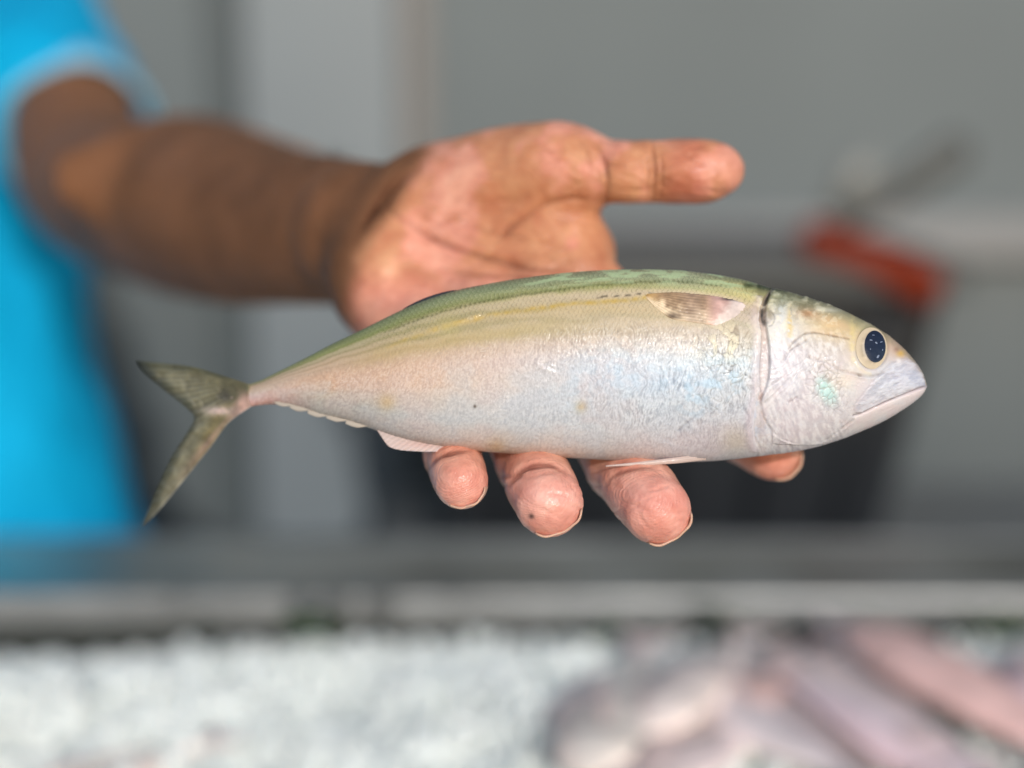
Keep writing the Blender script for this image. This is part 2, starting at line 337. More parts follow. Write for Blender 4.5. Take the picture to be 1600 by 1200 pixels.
# pink fish lying on the ice
M_pink = mat('wet_pink_skin', None, .38, attr=True, coat=.3, coat_rough=.15, noise=(90, .94, 1.05), bump=[(220, .0006)])
M_finp = translucent(mat('pink_fin', rgb(232, 212, 206), .45), .3)
M_eyeb = mat('dark_fish_eye', rgb(20, 20, 24), .15, coat=1, coat_rough=.03)
M_eyer = mat('orange_eye_ring', rgb(120, 78, 30), .3, coat=.6)
def pink_fish(px, py, ang, L, col, label, back=(200, 150, 145), lift=.016, seed=1, eye=True):
    lift = lift*.5-.004; c = ground(px, py, IZ+.004); e = empty('fish_on_ice', c, label, 'fish', 'fish laid out on the ice')
    a = math.radians(ang); dx = np.array([math.cos(a), math.sin(a), 0]); dy = np.array([-math.sin(a), math.cos(a), 0]); up = np.array([0, 0, 1.])
    n, m = 46, 26
    t = np.linspace(0, 1, n); H = L*.125*pchip([0, .06, .2, .38, .6, .8, .92, 1], [.05, .5, .9, 1, .85, .48, .25, .22], t); T = L*.044*pchip([0, .06, .2, .4, .7, .92, 1], [.1, .55, 1, 1, .7, .2, .1], t)
    th = np.linspace(0, 2*math.pi, m, endpoint=False)
    A = (t[:, None]-.5)*L+0*th; B = H[:, None]*np.cos(th); Zz = T[:, None]*np.sin(th)+L*.035+lift+.006*np.sin(t*2.4+seed)[:, None]
    V = c+A[..., None]*dx+B[..., None]*dy+Zz[..., None]*up
    k = (B/(H[:, None]+1e-9))*.5+.5
    nz = fbm2(A*60+seed*9, B*60, 3, seed)
    tint = np.array([1.05, .975, .955]); col = np.clip((np.array(col)/255*1.14+.05)*tint, 0, .95); back = np.clip((np.array(back)/255*1.14+.05)*tint, 0, .95)
    cc = col*(1-.6*sstep(.55, 1, k)[..., None])+back*.6*sstep(.55, 1, k)[..., None]
    stripe = sstep(.05, .0, np.abs(k-.62))*.25
    cc = cc*(1+.06*nz[..., None])*(1-stripe[..., None]*np.array([.0, .12, .25]))
    gill = np.exp(-((t[:, None]-.24-.03*np.cos(th*1.0)**2)/.010)**2)
    cc = cc*(1-.35*gill[..., None])
    mesh_obj('body', V.reshape(-1, 3), grid_faces(n, m, True), M_pink, e, lin(cc).reshape(-1, 3))
    def fin(name, pts):
        V = [c+p[0]*L*dx+p[1]*L*dy+(L*.035+lift+p[2]*L)*up for p in pts]
        o = mesh_obj(name, V, [list(range(len(V)))], M_finp, e, smooth=False); s = o.modifiers.new('s', 'SOLIDIFY'); s.thickness = .0008; s.offset = 0
    fin('tail_fin', [(.47, .025, 0), (.66, .12, .01), (.58, .0, .01), (.66, -.11, .0), (.47, -.025, 0)])
    fin('dorsal_fin', [(-.2, .11, 0), (-.12, .17, 0), (.05, .165, 0), (.25, .10, 0), (.3, .06, 0), (0, .1, 0)])
    fin('pectoral_fin', [(-.24, -.01, .066), (-.12, .035, .078), (-.05, .01, .08), (-.12, -.02, .074)])
    if eye:
        ec = c-.39*L*dx+.03*L*dy+(L*.035+lift+L*.044)*up
        for nm, r_, mt, z in (('eye', .026*L, M_eyer, 0), ('pupil', .016*L, M_eyeb, .012*L)):
            u, v = np.meshgrid(np.linspace(0, 2*math.pi, 14, endpoint=False), np.linspace(0, math.pi, 8), indexing='xy')
            P = ec+up*z+r_*(np.cos(u)*np.sin(v))[..., None]*dx+r_*(np.sin(u)*np.sin(v))[..., None]*dy+r_*.6*np.cos(v)[..., None]*up
            o = mesh_obj(nm, P.reshape(-1, 3), grid_faces(8, 14, True), mt, e if nm == 'eye' else eo)
            if nm == 'eye': eo = o
    return e
pink_fish(1090, 1092, 64, .16, (208, 190, 184), 'pale pink fish on the ice, second from the left, tail pointing away', (196, 168, 162), .010, 1, False)
pink_fish(960, 1135, 76, .18, (208, 194, 186), 'cream pink fish on the ice, farthest to the left of the group', (200, 174, 164), .012, 2, False)
pink_fish(1235, 1068, 60, .14, (188, 166, 158), 'salmon tinted fish on the ice close to the lip', (196, 140, 122), .016, 3, False)
pink_fish(1185, 1150, -66, .17, (196, 190, 190), 'lavender grey fish on the ice in the middle of the group', (186, 180, 184), .018, 4, False)
pink_fish(1330, 1100, -70, .16, (186, 182, 180), 'silvery fish on the ice left of the deep pink one', (176, 172, 172), .012, 5, False)
pink_fish(1385, 1190, 118, .16, (198, 184, 188), 'lilac fish with an orange ringed dark eye, lowest in the picture', (190, 170, 176), .016, 6, True)
pink_fish(1495, 1128, -70, .20, (190, 164, 158), 'large deep pink fish slanting across the ice at the right', (182, 146, 142), .022, 7, False)
pink_fish(1620, 1075, 62, .14, (184, 168, 174), 'mauve fish cut by the right edge of the picture', (176, 156, 164), .012, 8, False)
pink_fish(1070, 1210, 50, .15, (208, 186, 184), 'rosy fish at the bottom edge below the second fish', (204, 152, 148), .016, 9, False)
pink_fish(150, 1205, 40, .11, (196, 186, 180), 'small buff fish half sunk in the ice at the lower left', (180, 164, 128), -.004, 10, False)

# ------------------------------------------------------------------ smooth solids (distance field -> quads)
class Field:
    def __init__(s, gx, gy, gz):
        s.g = (gx.astype(np.float32), gy.astype(np.float32), gz.astype(np.float32)); s.F = np.full((len(gx), len(gy), len(gz)), .05, np.float32)
    def region(s, lo, hi):
        return tuple(slice(max(0, np.searchsorted(g, a)-1), np.searchsorted(g, b)+1) for g, a, b in zip(s.g, lo, hi))
    def pts(s, R): return s.g[0][R[0]][:, None, None], s.g[1][R[1]][None, :, None], s.g[2][R[2]][None, None, :]
    def cone(s, a, b, ra, rb, k=.006, F=None, squash=None):
        F = s.F if F is None else F
        a, b = np.asarray(a, float), np.asarray(b, float); m = max(ra, rb)*1.3+k+.006
        R = s.region(np.minimum(a, b)-m, np.maximum(a, b)+m); x, y, z = s.pts(R); d = b-a; L = d@d+1e-12
        t = np.clip(((x-a[0])*d[0]+(y-a[1])*d[1]+(z-a[2])*d[2])/L, 0, 1)
        ex, ey, ez = x-a[0]-t*d[0], y-a[1]-t*d[1], z-a[2]-t*d[2]
        q = ex*ex+ey*ey+ez*ez
        if squash is not None:
            n, f = squash; n = np.asarray(n)/np.linalg.norm(n); p = ex*n[0]+ey*n[1]+ez*n[2]; q = q+p*p*(1/f**2-1)
        s.put(F, R, np.sqrt(q)-(ra+(rb-ra)*t), k)
    def ell(s, c, ax, rad, k=.01, F=None):
        F = s.F if F is None else F
        c = np.asarray(c, float); m = max(rad)+k+.006; R = s.region(c-m, c+m); x, y, z = s.pts(R); x, y, z = x-c[0], y-c[1], z-c[2]
        q = 0; q2 = 0
        for e, r in zip(ax, rad):
            p = x*e[0]+y*e[1]+z*e[2]; q = q+(p/r)**2; q2 = q2+(p/r**2)**2
        k0 = np.sqrt(q); k1 = np.sqrt(q2)+1e-9
        s.put(F, R, k0*(k0-1)/k1, k)
    @staticmethod
    def put(F, R, d, k):
        f = F[R]; h = np.maximum(k-np.abs(f-d), 0)/k; F[R] = np.minimum(f, d)-h*h*k*.25
    def merge(s, G, k): s.put(s.F, (slice(None),)*3, G, k)
    def surface(s):
        F = s.F; ins = F < 0; gx, gy, gz = s.g
        cnt = sum(ins[a:F.shape[0]-1+a, b:F.shape[1]-1+b, c:F.shape[2]-1+c].astype(np.int8) for a in (0, 1) for b in (0, 1) for c in (0, 1))
        act = np.argwhere((cnt > 0) & (cnt < 8)); idx = np.full(cnt.shape, -1, np.int32); idx[tuple(act.T)] = np.arange(len(act))
        acc = np.zeros((len(act), 3)); num = np.zeros(len(act))
        G = [gx.astype(float), gy.astype(float), gz.astype(float)]
        corners = [(a, b, c) for a in (0, 1) for b in (0, 1) for c in (0, 1)]
        val = {q: F[act[:, 0]+q[0], act[:, 1]+q[1], act[:, 2]+q[2]].astype(float) for q in corners}
        pos = lambda q: np.stack([G[i][act[:, i]+q[i]] for i in range(3)], 1)
        for q in corners:
            for ax in range(3):
                if q[ax] == 0:
                    r = tuple(1 if i == ax else q[i] for i in range(3)); v0, v1 = val[q], val[r]; m = (v0 < 0) != (v1 < 0)
                    t = np.where(m, v0/np.where(m, v0-v1, 1), 0)[:, None]
                    acc += np.where(m[:, None], pos(q)*(1-t)+pos(r)*t, 0); num += m
        V = acc/num[:, None]; Q = []
        for ax in range(3):
            sl0 = [slice(None)]*3; sl1 = [slice(None)]*3; sl0[ax] = slice(0, -1); sl1[ax] = slice(1, None)
            ch = np.argwhere(ins[tuple(sl0)] != ins[tuple(sl1)]); o1, o2 = (ax+1) % 3, (ax+2) % 3
            ch = ch[(ch[:, o1] > 0) & (ch[:, o2] > 0) & (ch[:, o1] < F.shape[o1]-1) & (ch[:, o2] < F.shape[o2]-1)]
            def cell(d1, d2):
                e = ch.copy(); e[:, o1] -= d1; e[:, o2] -= d2; return idx[tuple(e.T)]
            q = np.stack([cell(1, 1), cell(0, 1), cell(0, 0), cell(1, 0)], 1)
            fl = ~ins[tuple(ch.T)]; q[fl] = q[fl][:, ::-1]; Q.append(q)
        return V, np.vstack(Q)
def vsmooth(V, Q, it=3, lam=.5):
    E = np.vstack([Q[:, [0, 1]], Q[:, [1, 2]], Q[:, [2, 3]], Q[:, [3, 0]]]); n = len(V)
    deg = np.bincount(E[:, 0], minlength=n)+np.bincount(E[:, 1], minlength=n)
    for k in range(it):
        for f in (lam, -lam*1.03):
            S_ = np.stack([np.bincount(E[:, 0], V[E[:, 1], i], n)+np.bincount(E[:, 1], V[E[:, 0], i], n) for i in range(3)], 1)
            V = V+f*(S_/np.maximum(deg, 1)[:, None]-V)
    return V
def subdivide(V, Q):
    """one Catmull-Clark step through the modifier"""
    me = bpy.data.meshes.new('tmp'); me.from_pydata(V.tolist(), [], Q.tolist()); o = bpy.data.objects.new('tmp', me); COL.objects.link(o)
    m = o.modifiers.new('s', 'SUBSURF'); m.levels = 1; m.render_levels = 1
    ev = o.evaluated_get(bpy.context.evaluated_depsgraph_get()).to_mesh()
    v = np.zeros(len(ev.vertices)*3); ev.vertices.foreach_get('co', v); q = np.zeros(len(ev.loops), np.int32); ev.loops.foreach_get('vertex_index', q)
    o.to_mesh_clear(); bpy.data.objects.remove(o); bpy.data.meshes.remove(me)
    return v.reshape(-1, 3), q.reshape(-1, 4)
def vnormals(V, Q):
    fn = np.cross(V[Q[:, 2]]-V[Q[:, 0]], V[Q[:, 3]]-V[Q[:, 1]])
    n = np.stack([sum(np.bincount(Q[:, k], fn[:, i], len(V)) for k in range(4)) for i in range(3)], 1)
    return n/(np.linalg.norm(n, axis=1, keepdims=True)+1e-12)
def axis(*segs):
    out = []
    for a, b, h in segs: out.append(np.arange(a, b, h))
    return np.concatenate(out)
def unit(v): return np.asarray(v, float)/np.linalg.norm(v)

# ------------------------------------------------------------------ the person: arm and hand, shirt
FINGERS = {   # px, py, distance, radius px : knuckle, middle joint, below it, last joint, tip
    'little': [(668, 520, .424, 52), (690, 610, .414, 49), (700, 672, .404, 47), (707, 712, .391, 44), (721, 754, .3735, 42)],
    'ring': [(752, 490, .424, 60), (790, 600, .416, 56), (808, 668, .406, 54), (829, 724, .392, 53), (858, 785, .370, 54)],
    'middle': [(850, 462, .424, 62), (905, 590, .418, 58), (938, 664, .408, 55), (972, 728, .393, 56), (1026, 797, .370, 54)],
    'index': [(908, 432, .424, 50), (1050, 560, .424, 54), (1110, 630, .421, 50), (1160, 675, .416, 47), (1207, 707, .405, 43)],
}
def person():
    p = empty('person', (-.35, 1.12, 0), 'person in a bright blue shirt reaching out an open wet hand', 'person')
    fl = Field(axis((-.36, -.07, .003), (-.07, .096, .00095)), axis((.345, .475, .00095), (.475, 1.1, .003)), axis((-.055, .082, .00095), (.082, .30, .003)))
    c = C
    # upper arm and forearm
    arm = spline([(*c(70, 60, 1.02), .036), (*c(112, 172, .925), .041), (*c(130, 262, .85), .0405), (*c(168, 300, .795), .0400), (*c(235, 316, .715), .0405), (*c(300, 326, .645), .0400), (*c(370, 342, .590), .0355), (*c(440, 354, .545), .0298), (*c(510, 360, .508), .0264), (*c(585, 364, .472), .0228)], 46)
    for a, b in zip(arm, arm[1:]): fl.cone(a[:3], b[:3], a[3], b[3], .0008)
    fl.ell(c(300, 275, .645), (unit(arm[30][:3]-arm[22][:3]), np.array([0, 0, 1.]), np.array([0, 1., 0])), (.03, .018, .016), .02)
    # palm core
    V_ = c(-0, 0, 1)*0
    wrist, mid = c(575, 372, .468), c(800, 440, .432)
    n_p = unit(np.cross(mid-wrist, c(950, 380, .43)-c(640, 500, .43)))
    fl.cone(c(570, 365, .474), c(660, 400, .456), .0222, .022, .004)
    fl.cone(c(650, 420, .455), c(700, 490, .436), .0195, .0135, .015)
    fl.cone(c(640, 400, .456), c(770, 460, .436), .018, .0135, .015)
    fl.cone(c(660, 380, .458), c(850, 430, .436), .018, .0135, .015)
    fl.cone(c(690, 350, .456), c(890, 398, .434), .018, .0122, .015)
    # heel pads
    ax1 = unit(c(700, 330, .44)-c(610, 470, .44)); ax1b = unit(np.cross(ax1, (0, 1, 0))); ax1c = np.cross(ax1, ax1b)
    fl.ell(c(612, 425, .449), (ax1, ax1b, ax1c), (.0205, .0135, .0165), .010)
    fl.cone(c(612, 430, .449), c(640, 500, .436), .0155, .0125, .012)
    ax2 = unit(c(880, 262, .43)-c(690, 320, .45)); ax2c = unit(np.cross(ax2, (0, 0, 1))); ax2b = np.cross(ax2c, ax2)
    fl.ell(c(770, 290, .442), (ax2, ax2b, ax2c), (.034, .0155, .0155), .007)
    fl.cone(c(690, 318, .455), c(880, 266, .428), .0175, .0118, .010)
    fl.ell(c(852, 262, .4275), (ax2, ax2b, ax2c), (.0155, .0098, .0092), .006)
    ax3 = unit(c(930, 400, .43)-c(830, 360, .43))
    fl.ell(c(866, 368, .4285), (ax3, unit(np.cross(ax3, (0, 1, 0))), np.array([0, 1., 0])), (.0135, .0105, .0085), .007)
    fl.cone(c(800, 345, .444), c(898, 398, .430), .012, .0090, .008)
    # thumb
    T = np.full_like(fl.F, .05); s = F_PX
    th = [(868, 266, .4265, 56), (925, 268, .4215, 49), (972, 268, .4185, 44), (1016, 269, .4160, 45.5), (1056, 268, .4162, 46), (1096, 266, .4142, 43.5), (1124, 263, .4130, 36)]
    for a, b in zip(th, th[1:]): fl.cone(c(*a[:3]), c(*b[:3]), a[3]*a[2]/s, b[3]*b[2]/s, .003, T, ((0, 1, 0), .86))
    fl.ell(c(1088, 270, .4125), (np.array([1., 0, 0]), np.array([0, 0, 1.]), np.array([0, 1., 0])), (.0125, .0080, .0083), .004, T)
    fl.ell(c(978, 270, .4160), (np.array([1., 0, 0]), np.array([0, 0, 1.]), np.array([0, 1., 0])), (.0080, .0078, .0068), .003, T)
    fl.merge(T, .007)
    # fingers
    for nm, ch in FINGERS.items():
        T[:] = .05
        for a, b in zip(ch, ch[1:]): fl.cone(c(*a[:3]), c(*b[:3]), a[3]*a[2]/s, b[3]*b[2]/s, .0015, T)
        a, b = ch[-2], ch[-1]; pa, pb = c(*a[:3]), c(*b[:3]); d = unit(pb-pa)
        nrm = unit(np.array([0, -1., 0])-d*(-d[1])); sd = np.cross(d, nrm); r = b[3]*b[2]/s
        fl.ell(pa+(pb-pa)*.60+nrm*r*.14, (d, sd, nrm), (r*1.45, r*.90, r*.92), .003, T)
        fl.merge(T, .0045)
    V, Q = fl.surface(); V = vsmooth(V, Q, 4); Vs = vsmooth(V, Q, 40, .6); k = sstep(.47, .52, V[:, 1])[:, None]; V = V*(1-k)+Vs*k; V, Q = subdivide(V, Q)
    N = vnormals(V, Q)
    px, py = 800+V[:, 0]/V[:, 1]*F_PX, 600-V[:, 2]/V[:, 1]*F_PX
    view = -V/np.linalg.norm(V, axis=1, keepdims=True); face = (N*view).sum(1); fr = sstep(.0, .35, face)
    hgt = np.zeros(len(V)); dark = np.zeros(len(V)); near = V[:, 1] < .50
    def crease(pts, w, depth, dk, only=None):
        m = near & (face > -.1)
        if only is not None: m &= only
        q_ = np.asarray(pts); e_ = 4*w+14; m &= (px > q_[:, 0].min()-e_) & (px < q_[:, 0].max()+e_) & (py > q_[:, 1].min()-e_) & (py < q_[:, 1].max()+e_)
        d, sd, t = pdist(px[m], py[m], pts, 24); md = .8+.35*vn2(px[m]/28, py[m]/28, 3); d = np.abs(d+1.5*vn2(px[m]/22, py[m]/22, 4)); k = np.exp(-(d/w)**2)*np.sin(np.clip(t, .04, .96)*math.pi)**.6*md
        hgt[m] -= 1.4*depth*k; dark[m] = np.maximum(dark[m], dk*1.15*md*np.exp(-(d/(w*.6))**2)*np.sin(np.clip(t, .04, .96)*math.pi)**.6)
    m_ = .001; back = V[:, 1] > .40; tips = V[:, 1] < .412
    crease([(598, 313), (620, 335), (642, 351), (677, 372), (715, 388), (763, 402), (817, 416), (890, 424)], 7, 1.3*m_, .55, back)
    crease([(946, 318), (905, 312), (864, 316), (826, 334), (795, 356), (770, 380)], 6, .9*m_, .35, back)
    crease([(655, 262), (630, 280), (606, 308), (590, 335)], 6, .9*m_, .6, back)
    crease([(628, 268), (600, 300), (575, 340), (556, 380)], 7, .7*m_, .5, back)
    crease([(700, 330), (735, 352), (780, 366), (830, 372)], 5, .35*m_, .18, back)
    crease([(680, 420), (720, 425), (790, 432), (860, 436)], 5, .5*m_, .3, back)
    crease([(690, 300), (740, 318), (800, 312), (850, 300)], 6, .3*m_, .12, back)
    crease([(930, 222), (942, 250), (948, 285), (947, 316)], 4, .55*m_, .35, back)
    crease([(1019, 216), (1022, 245), (1023, 275), (1020, 322)], 3.2, .7*m_, .6, back); crease([(1012, 240), (1014, 270), (1011, 318)], 2.6, .4*m_, .35, back)
    crease([(1029, 226), (1033, 262), (1030, 316)], 3, .35*m_, .25, back)
    crease([(898, 212), (915, 235), (922, 270), (915, 300)], 5, .35*m_, .2, back)
    # finger joint creases
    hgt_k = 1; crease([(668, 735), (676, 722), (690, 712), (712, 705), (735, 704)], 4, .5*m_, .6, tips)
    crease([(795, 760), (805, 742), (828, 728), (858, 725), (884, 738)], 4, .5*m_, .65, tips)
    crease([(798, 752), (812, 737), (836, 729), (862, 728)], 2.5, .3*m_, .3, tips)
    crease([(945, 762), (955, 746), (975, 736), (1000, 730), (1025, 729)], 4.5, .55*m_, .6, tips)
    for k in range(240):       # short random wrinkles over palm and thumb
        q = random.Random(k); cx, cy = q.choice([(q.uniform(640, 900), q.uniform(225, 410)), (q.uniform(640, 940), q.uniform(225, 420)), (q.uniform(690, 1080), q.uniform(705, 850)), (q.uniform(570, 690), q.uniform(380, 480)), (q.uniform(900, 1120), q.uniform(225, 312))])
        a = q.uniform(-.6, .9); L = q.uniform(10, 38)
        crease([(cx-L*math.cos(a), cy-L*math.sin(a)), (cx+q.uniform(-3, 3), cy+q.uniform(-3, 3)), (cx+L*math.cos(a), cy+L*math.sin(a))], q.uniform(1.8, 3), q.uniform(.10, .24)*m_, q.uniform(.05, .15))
    hgt += near*.00013*fbm3(V[:, 0]*260, V[:, 1]*260, V[:, 2]*260, 3, 3)
    # finger pad ridges: whorl distance and strength, read by the skin material
    ridge = np.zeros(len(V)); rmask = np.zeros(len(V))
    for nm, ch in FINGERS.items():
        b = c(*ch[-1][:3]); a = c(*ch[-2][:3]); cen = a*.35+b*.65
        r = np.linalg.norm((V-cen)*np.array([1, .4, 1.15]), axis=1); k = r < .016
        ridge[k] = r[k]+.0012*vn3(V[k, 0]*170, V[k, 1]*170, V[k, 2]*170, 8); rmask[k] = (sstep(.015, .008, r)*fr)[k]
    V2 = V+N*hgt[:, None]
    # skin colour: brown back of the arm, pink palm and pads
    n1 = fbm3(V[:, 0]*45, V[:, 1]*45, V[:, 2]*45, 3, 5); n2 = fbm3(V[:, 0]*160, V[:, 1]*160, V[:, 2]*160, 3, 15)
    bx = np.interp(py, [240, 262, 300, 330, 370, 400, 470, 520], [668, 655, 628, 606, 572, 552, 540, 545])
    palm = sstep(-22, 26, px-bx+9*n1)*near
    brown = np.array([116, 80, 57])/255*(1+.10*n1[:, None]+.05*n2[:, None])
    pk = np.stack([204+10*n1, 136+19*n1, 113+17*n1], 1)/255
    warm = np.array([186, 132, 92])/255
    zone = np.exp(-(((px-605)/70)**2+((py-420)/70)**2)); pk = pk*(1-.85*zone[:, None])+.85*zone[:, None]*np.array([228, 152, 128])/255; th_ = np.exp(-(((px-800)/90)**2+((py-345)/45)**2)); pk = pk*(1-.35*th_[:, None]*np.array([.25, .4, .45]))
    tan = sstep(.3, -.3, n1+.5*n2)*.7*sstep(470, 400, py); pk = pk*(1-tan[:, None])+warm*tan[:, None]
    pad = sstep(700, 780, py)*(V[:, 1] < .40); pk = pk*(1-.7*pad[:, None])+.7*pad[:, None]*np.array([222, 160, 148])/255
    dist = sstep(1026, 1060, px)*(py < 330)*sstep(1120, 1085, px); pk = pk*(1-.45*dist[:, None])+.45*dist[:, None]*np.array([184, 104, 86])/255  # shade beyond the thumb joint painted into the skin colour
    n3 = fbm3(V[:, 0]*420, V[:, 1]*420, V[:, 2]*420, 2, 25); pk = pk*(1+(.09*n2+.06*n3)[:, None]*np.array([.55, 1.1, 1.2]))
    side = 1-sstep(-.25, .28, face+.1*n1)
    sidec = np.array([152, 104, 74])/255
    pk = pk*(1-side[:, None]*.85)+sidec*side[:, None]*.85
    col = brown*(1-palm[:, None])+pk*palm[:, None]
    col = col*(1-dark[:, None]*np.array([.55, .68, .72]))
    sp = np.exp(-((px-830)**2+(py-807)**2)/16)*(V[:, 1] < .40); col = col*(1-.6*sp[:, None])   # a fleck of dirt on the ring finger
    wet = palm*(.45+.55*sstep(-.1, .4, n1))*(1+.5*pad)
    ms = bpy.data.materials.new('skin'); ms.use_nodes = True; nt = ms.node_tree; Nn, L = nt.nodes, nt.links; P = Nn['Principled BSDF']
    a = Nn.new('ShaderNodeAttribute'); a.attribute_name = 'col'; L.new(a.outputs['Color'], P.inputs['Base Color'])
    P.inputs['Subsurface Weight'].default_value = .14; P.inputs['Subsurface Radius'].default_value = (1, .45, .3); P.inputs['Subsurface Scale'].default_value = .0016
    P.inputs['Roughness'].default_value = .52; P.inputs['Specular IOR Level'].default_value = .3; P.inputs['Coat Roughness'].default_value = .12
    w = Nn.new('ShaderNodeAttribute'); w.attribute_name = 'wet'; mm = Nn.new('ShaderNodeMath'); mm.operation = 'MULTIPLY'; mm.inputs[1].default_value = .42
    L.new(w.outputs['Fac'], mm.inputs[0]); L.new(mm.outputs[0], P.inputs['Coat Weight'])
    ms_ = Nn.new('ShaderNodeMath'); ms_.operation = 'MULTIPLY_ADD'; ms_.inputs[1].default_value = .28; ms_.inputs[2].default_value = .06; L.new(w.outputs['Fac'], ms_.inputs[0]); L.new(ms_.outputs[0], P.inputs['Specular IOR Level'])
    tc = Nn.new('ShaderNodeTexCoord'); prev = None
    for sc, dist_, det in ((330, .00016, 2), (900, .00022, 3), (2200, .00014, 3)):
        t = Nn.new('ShaderNodeTexNoise'); t.inputs['Scale'].default_value = sc; t.inputs['Detail'].default_value = det; L.new(tc.outputs['Object'], t.inputs['Vector'])
        b = Nn.new('ShaderNodeBump'); b.inputs['Distance'].default_value = dist_; L.new(t.outputs['Fac'], b.inputs['Height'])
        if prev: L.new(prev, b.inputs['Normal'])
        prev = b.outputs[0]
    ra = Nn.new('ShaderNodeAttribute'); ra.attribute_name = 'ridge'; rm = Nn.new('ShaderNodeAttribute'); rm.attribute_name = 'ridge_mask'
    m1 = Nn.new('ShaderNodeMath'); m1.operation = 'MULTIPLY'; m1.inputs[1].default_value = 2*math.pi/.55; L.new(ra.outputs['Fac'], m1.inputs[0])
    m2 = Nn.new('ShaderNodeMath'); m2.operation = 'SINE'; L.new(m1.outputs[0], m2.inputs[0])
    m3 = Nn.new('ShaderNodeMath'); m3.operation = 'MULTIPLY'; L.new(m2.outputs[0], m3.inputs[0]); L.new(rm.outputs['Fac'], m3.inputs[1])
    b = Nn.new('ShaderNodeBump'); b.inputs['Distance'].default_value = .000022; L.new(m3.outputs[0], b.inputs['Height']); L.new(prev, b.inputs['Normal']); prev = b.outputs[0]
    L.new(prev, P.inputs['Normal']); L.new(prev, P.inputs['Coat Normal'])
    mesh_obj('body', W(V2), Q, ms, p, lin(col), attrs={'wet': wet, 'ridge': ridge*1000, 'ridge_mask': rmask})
    # finger nails, seen as pale rims beyond the pads
    mn = mat('nail', rgb(196, 160, 138), .55, coat=.1, noise=(400, .85, 1.05), sss=.2, sss_s=.001)
    chains = dict(FINGERS); chains['thumb'] = [(1022, 269, .4165, 45), (1112, 264, .4132, 48)]
    for nm, ch in chains.items():
        a, b = c(*ch[-2][:3]), c(*ch[-1][:3]); d = unit(b-a); nr = unit(np.array([0, 1., 0])-d*d[1]); sd = np.cross(d, nr); r = ch[-1][3]*ch[-1][2]/F_PX
        ext = {'thumb': -.0040, 'index': .0002, 'little': .0007}.get(nm, -.0001); lu = np.linspace(-.9*r, r*.95+ext, 16); th = np.linspace(-1.05, 1.05, 17); Vn = []
        for l in lu:
            q = sstep(0, r*1.15, l)
            for t in th:
                edge = -.0022*(abs(t)/1.05)**3*q
                R = r*(.985-.46*q)+.00016*math.sin(t*9+r*4e4)*q; edge += (.0004*math.sin(t*3+r*9e4)-.0002)*q; Vn.append(b+d*(l+edge)+nr*R*math.cos(t*.95)+sd*r*(.93-.10*q)*math.sin(t))
        o = mesh_obj('nail', W(np.array(Vn)), grid_faces(16, 17), mn, p); s_ = o.modifiers.new('s', 'SOLIDIFY'); s_.thickness = .00045; s_.offset = 0
    # dark hair on the forearm
    r = np.random.default_rng(5); cand = np.where((px < 540) & (px > 150) & (V[:, 1] > .49) & (V[:, 1] < .8))[0]; pick = r.choice(cand, 1500)
    HV, HF = [], []; along = unit(c(570, 362, .478)-c(290, 322, .655))
    for i in pick:
        if r.random() > .35+.65*(N[i, 2] > .2): continue
        d = unit(N[i]*.55+along*r.uniform(.3, 1.1)+r.normal(0, .3, 3)); L_ = r.uniform(.005, .011); s_ = unit(np.cross(d, N[i]))*.00006; u_ = unit(np.cross(s_, d))*.00006
        o_ = len(HV); p0 = V[i]; p1 = p0+d*L_*.5; p2 = p1+unit(d+along*.6-N[i]*.3)*L_*.5
        for q, k in ((p0, 1), (p1, .8)): HV += [q+s_*k, q-s_*k*.5+u_*k, q-s_*k*.5-u_*k]
        HV.append(p2)
        for k in range(3): HF += [[o_+k, o_+(k+1) % 3, o_+3+(k+1) % 3, o_+3+k], [o_+3+k, o_+3+(k+1) % 3, o_+6]]
    o = mesh_obj('arm_hair', W(np.array(HV)), HF, mat('arm_hair', rgb(26, 20, 17), .5), p); tag(o, kind='stuff')
    # shirt
    sf = Field(axis((-.66, .02, .0045)), axis((.86, 1.42, .0045)), axis((-.30, .42, .0045)))
    sf.cone(c(-270, -100, 1.20), c(-265, 400, 1.17), .15, .135, .03, squash=((1, 0, 0), 1.35))
    sf.cone(c(-265, 400, 1.17), c(-105, 1050, 1.17), .135, .145, .05, squash=((1, 0, 0), 1.3))
    sf.cone(c(-80, -130, 1.14), c(0, 20, 1.05), .075, .060, .05)
    T = np.full_like(sf.F, .05); sf.cone(c(20, 0, 1.06), c(124, 215, .905), .058, .049, .01, T)
    x, y, z = sf.pts((slice(None),)*3); a_, b_ = c(20, 0, 1.06), c(124, 215, .905); d_ = unit(b_-a_); h_ = b_-d_*.012
    cut = (x-h_[0])*d_[0]+(y-h_[1])*d_[1]+(z-h_[2])*d_[2]; T = np.maximum(T, cut)
    sf.merge(T, .02)
    V, Q = sf.surface(); V = vsmooth(V, Q, 2); N = vnormals(V, Q)
    fold = .018*fbm3(V[:, 0]*9, V[:, 1]*9, V[:, 2]*5, 3, 40)+.006*np.sin(V[:, 0]*60+V[:, 2]*16+3*vn3(V[:, 0]*8, V[:, 1]*8, V[:, 2]*8, 2))*sstep(.16, .0, V[:, 2])
    far = sstep(.03, .08, np.linalg.norm(V-b_, axis=1))
    V = V+N*(fold*(.25+.75*far))[:, None]
    mshirt = mat('blue_cotton', rgb(0, 150, 194), .8, noise=(30, .93, 1.05), bump=[(900, .0004)]); mshirt.node_tree.nodes['Principled BSDF'].inputs['Specular IOR Level'].default_value = .15
    sh = mesh_obj('shirt', W(V), Q, mshirt, p)
    # ribbed sleeve hem, paler than the shirt
    s1 = unit(np.cross(d_, (0, 0, 1))); s2 = np.cross(s1, d_); Vh = []
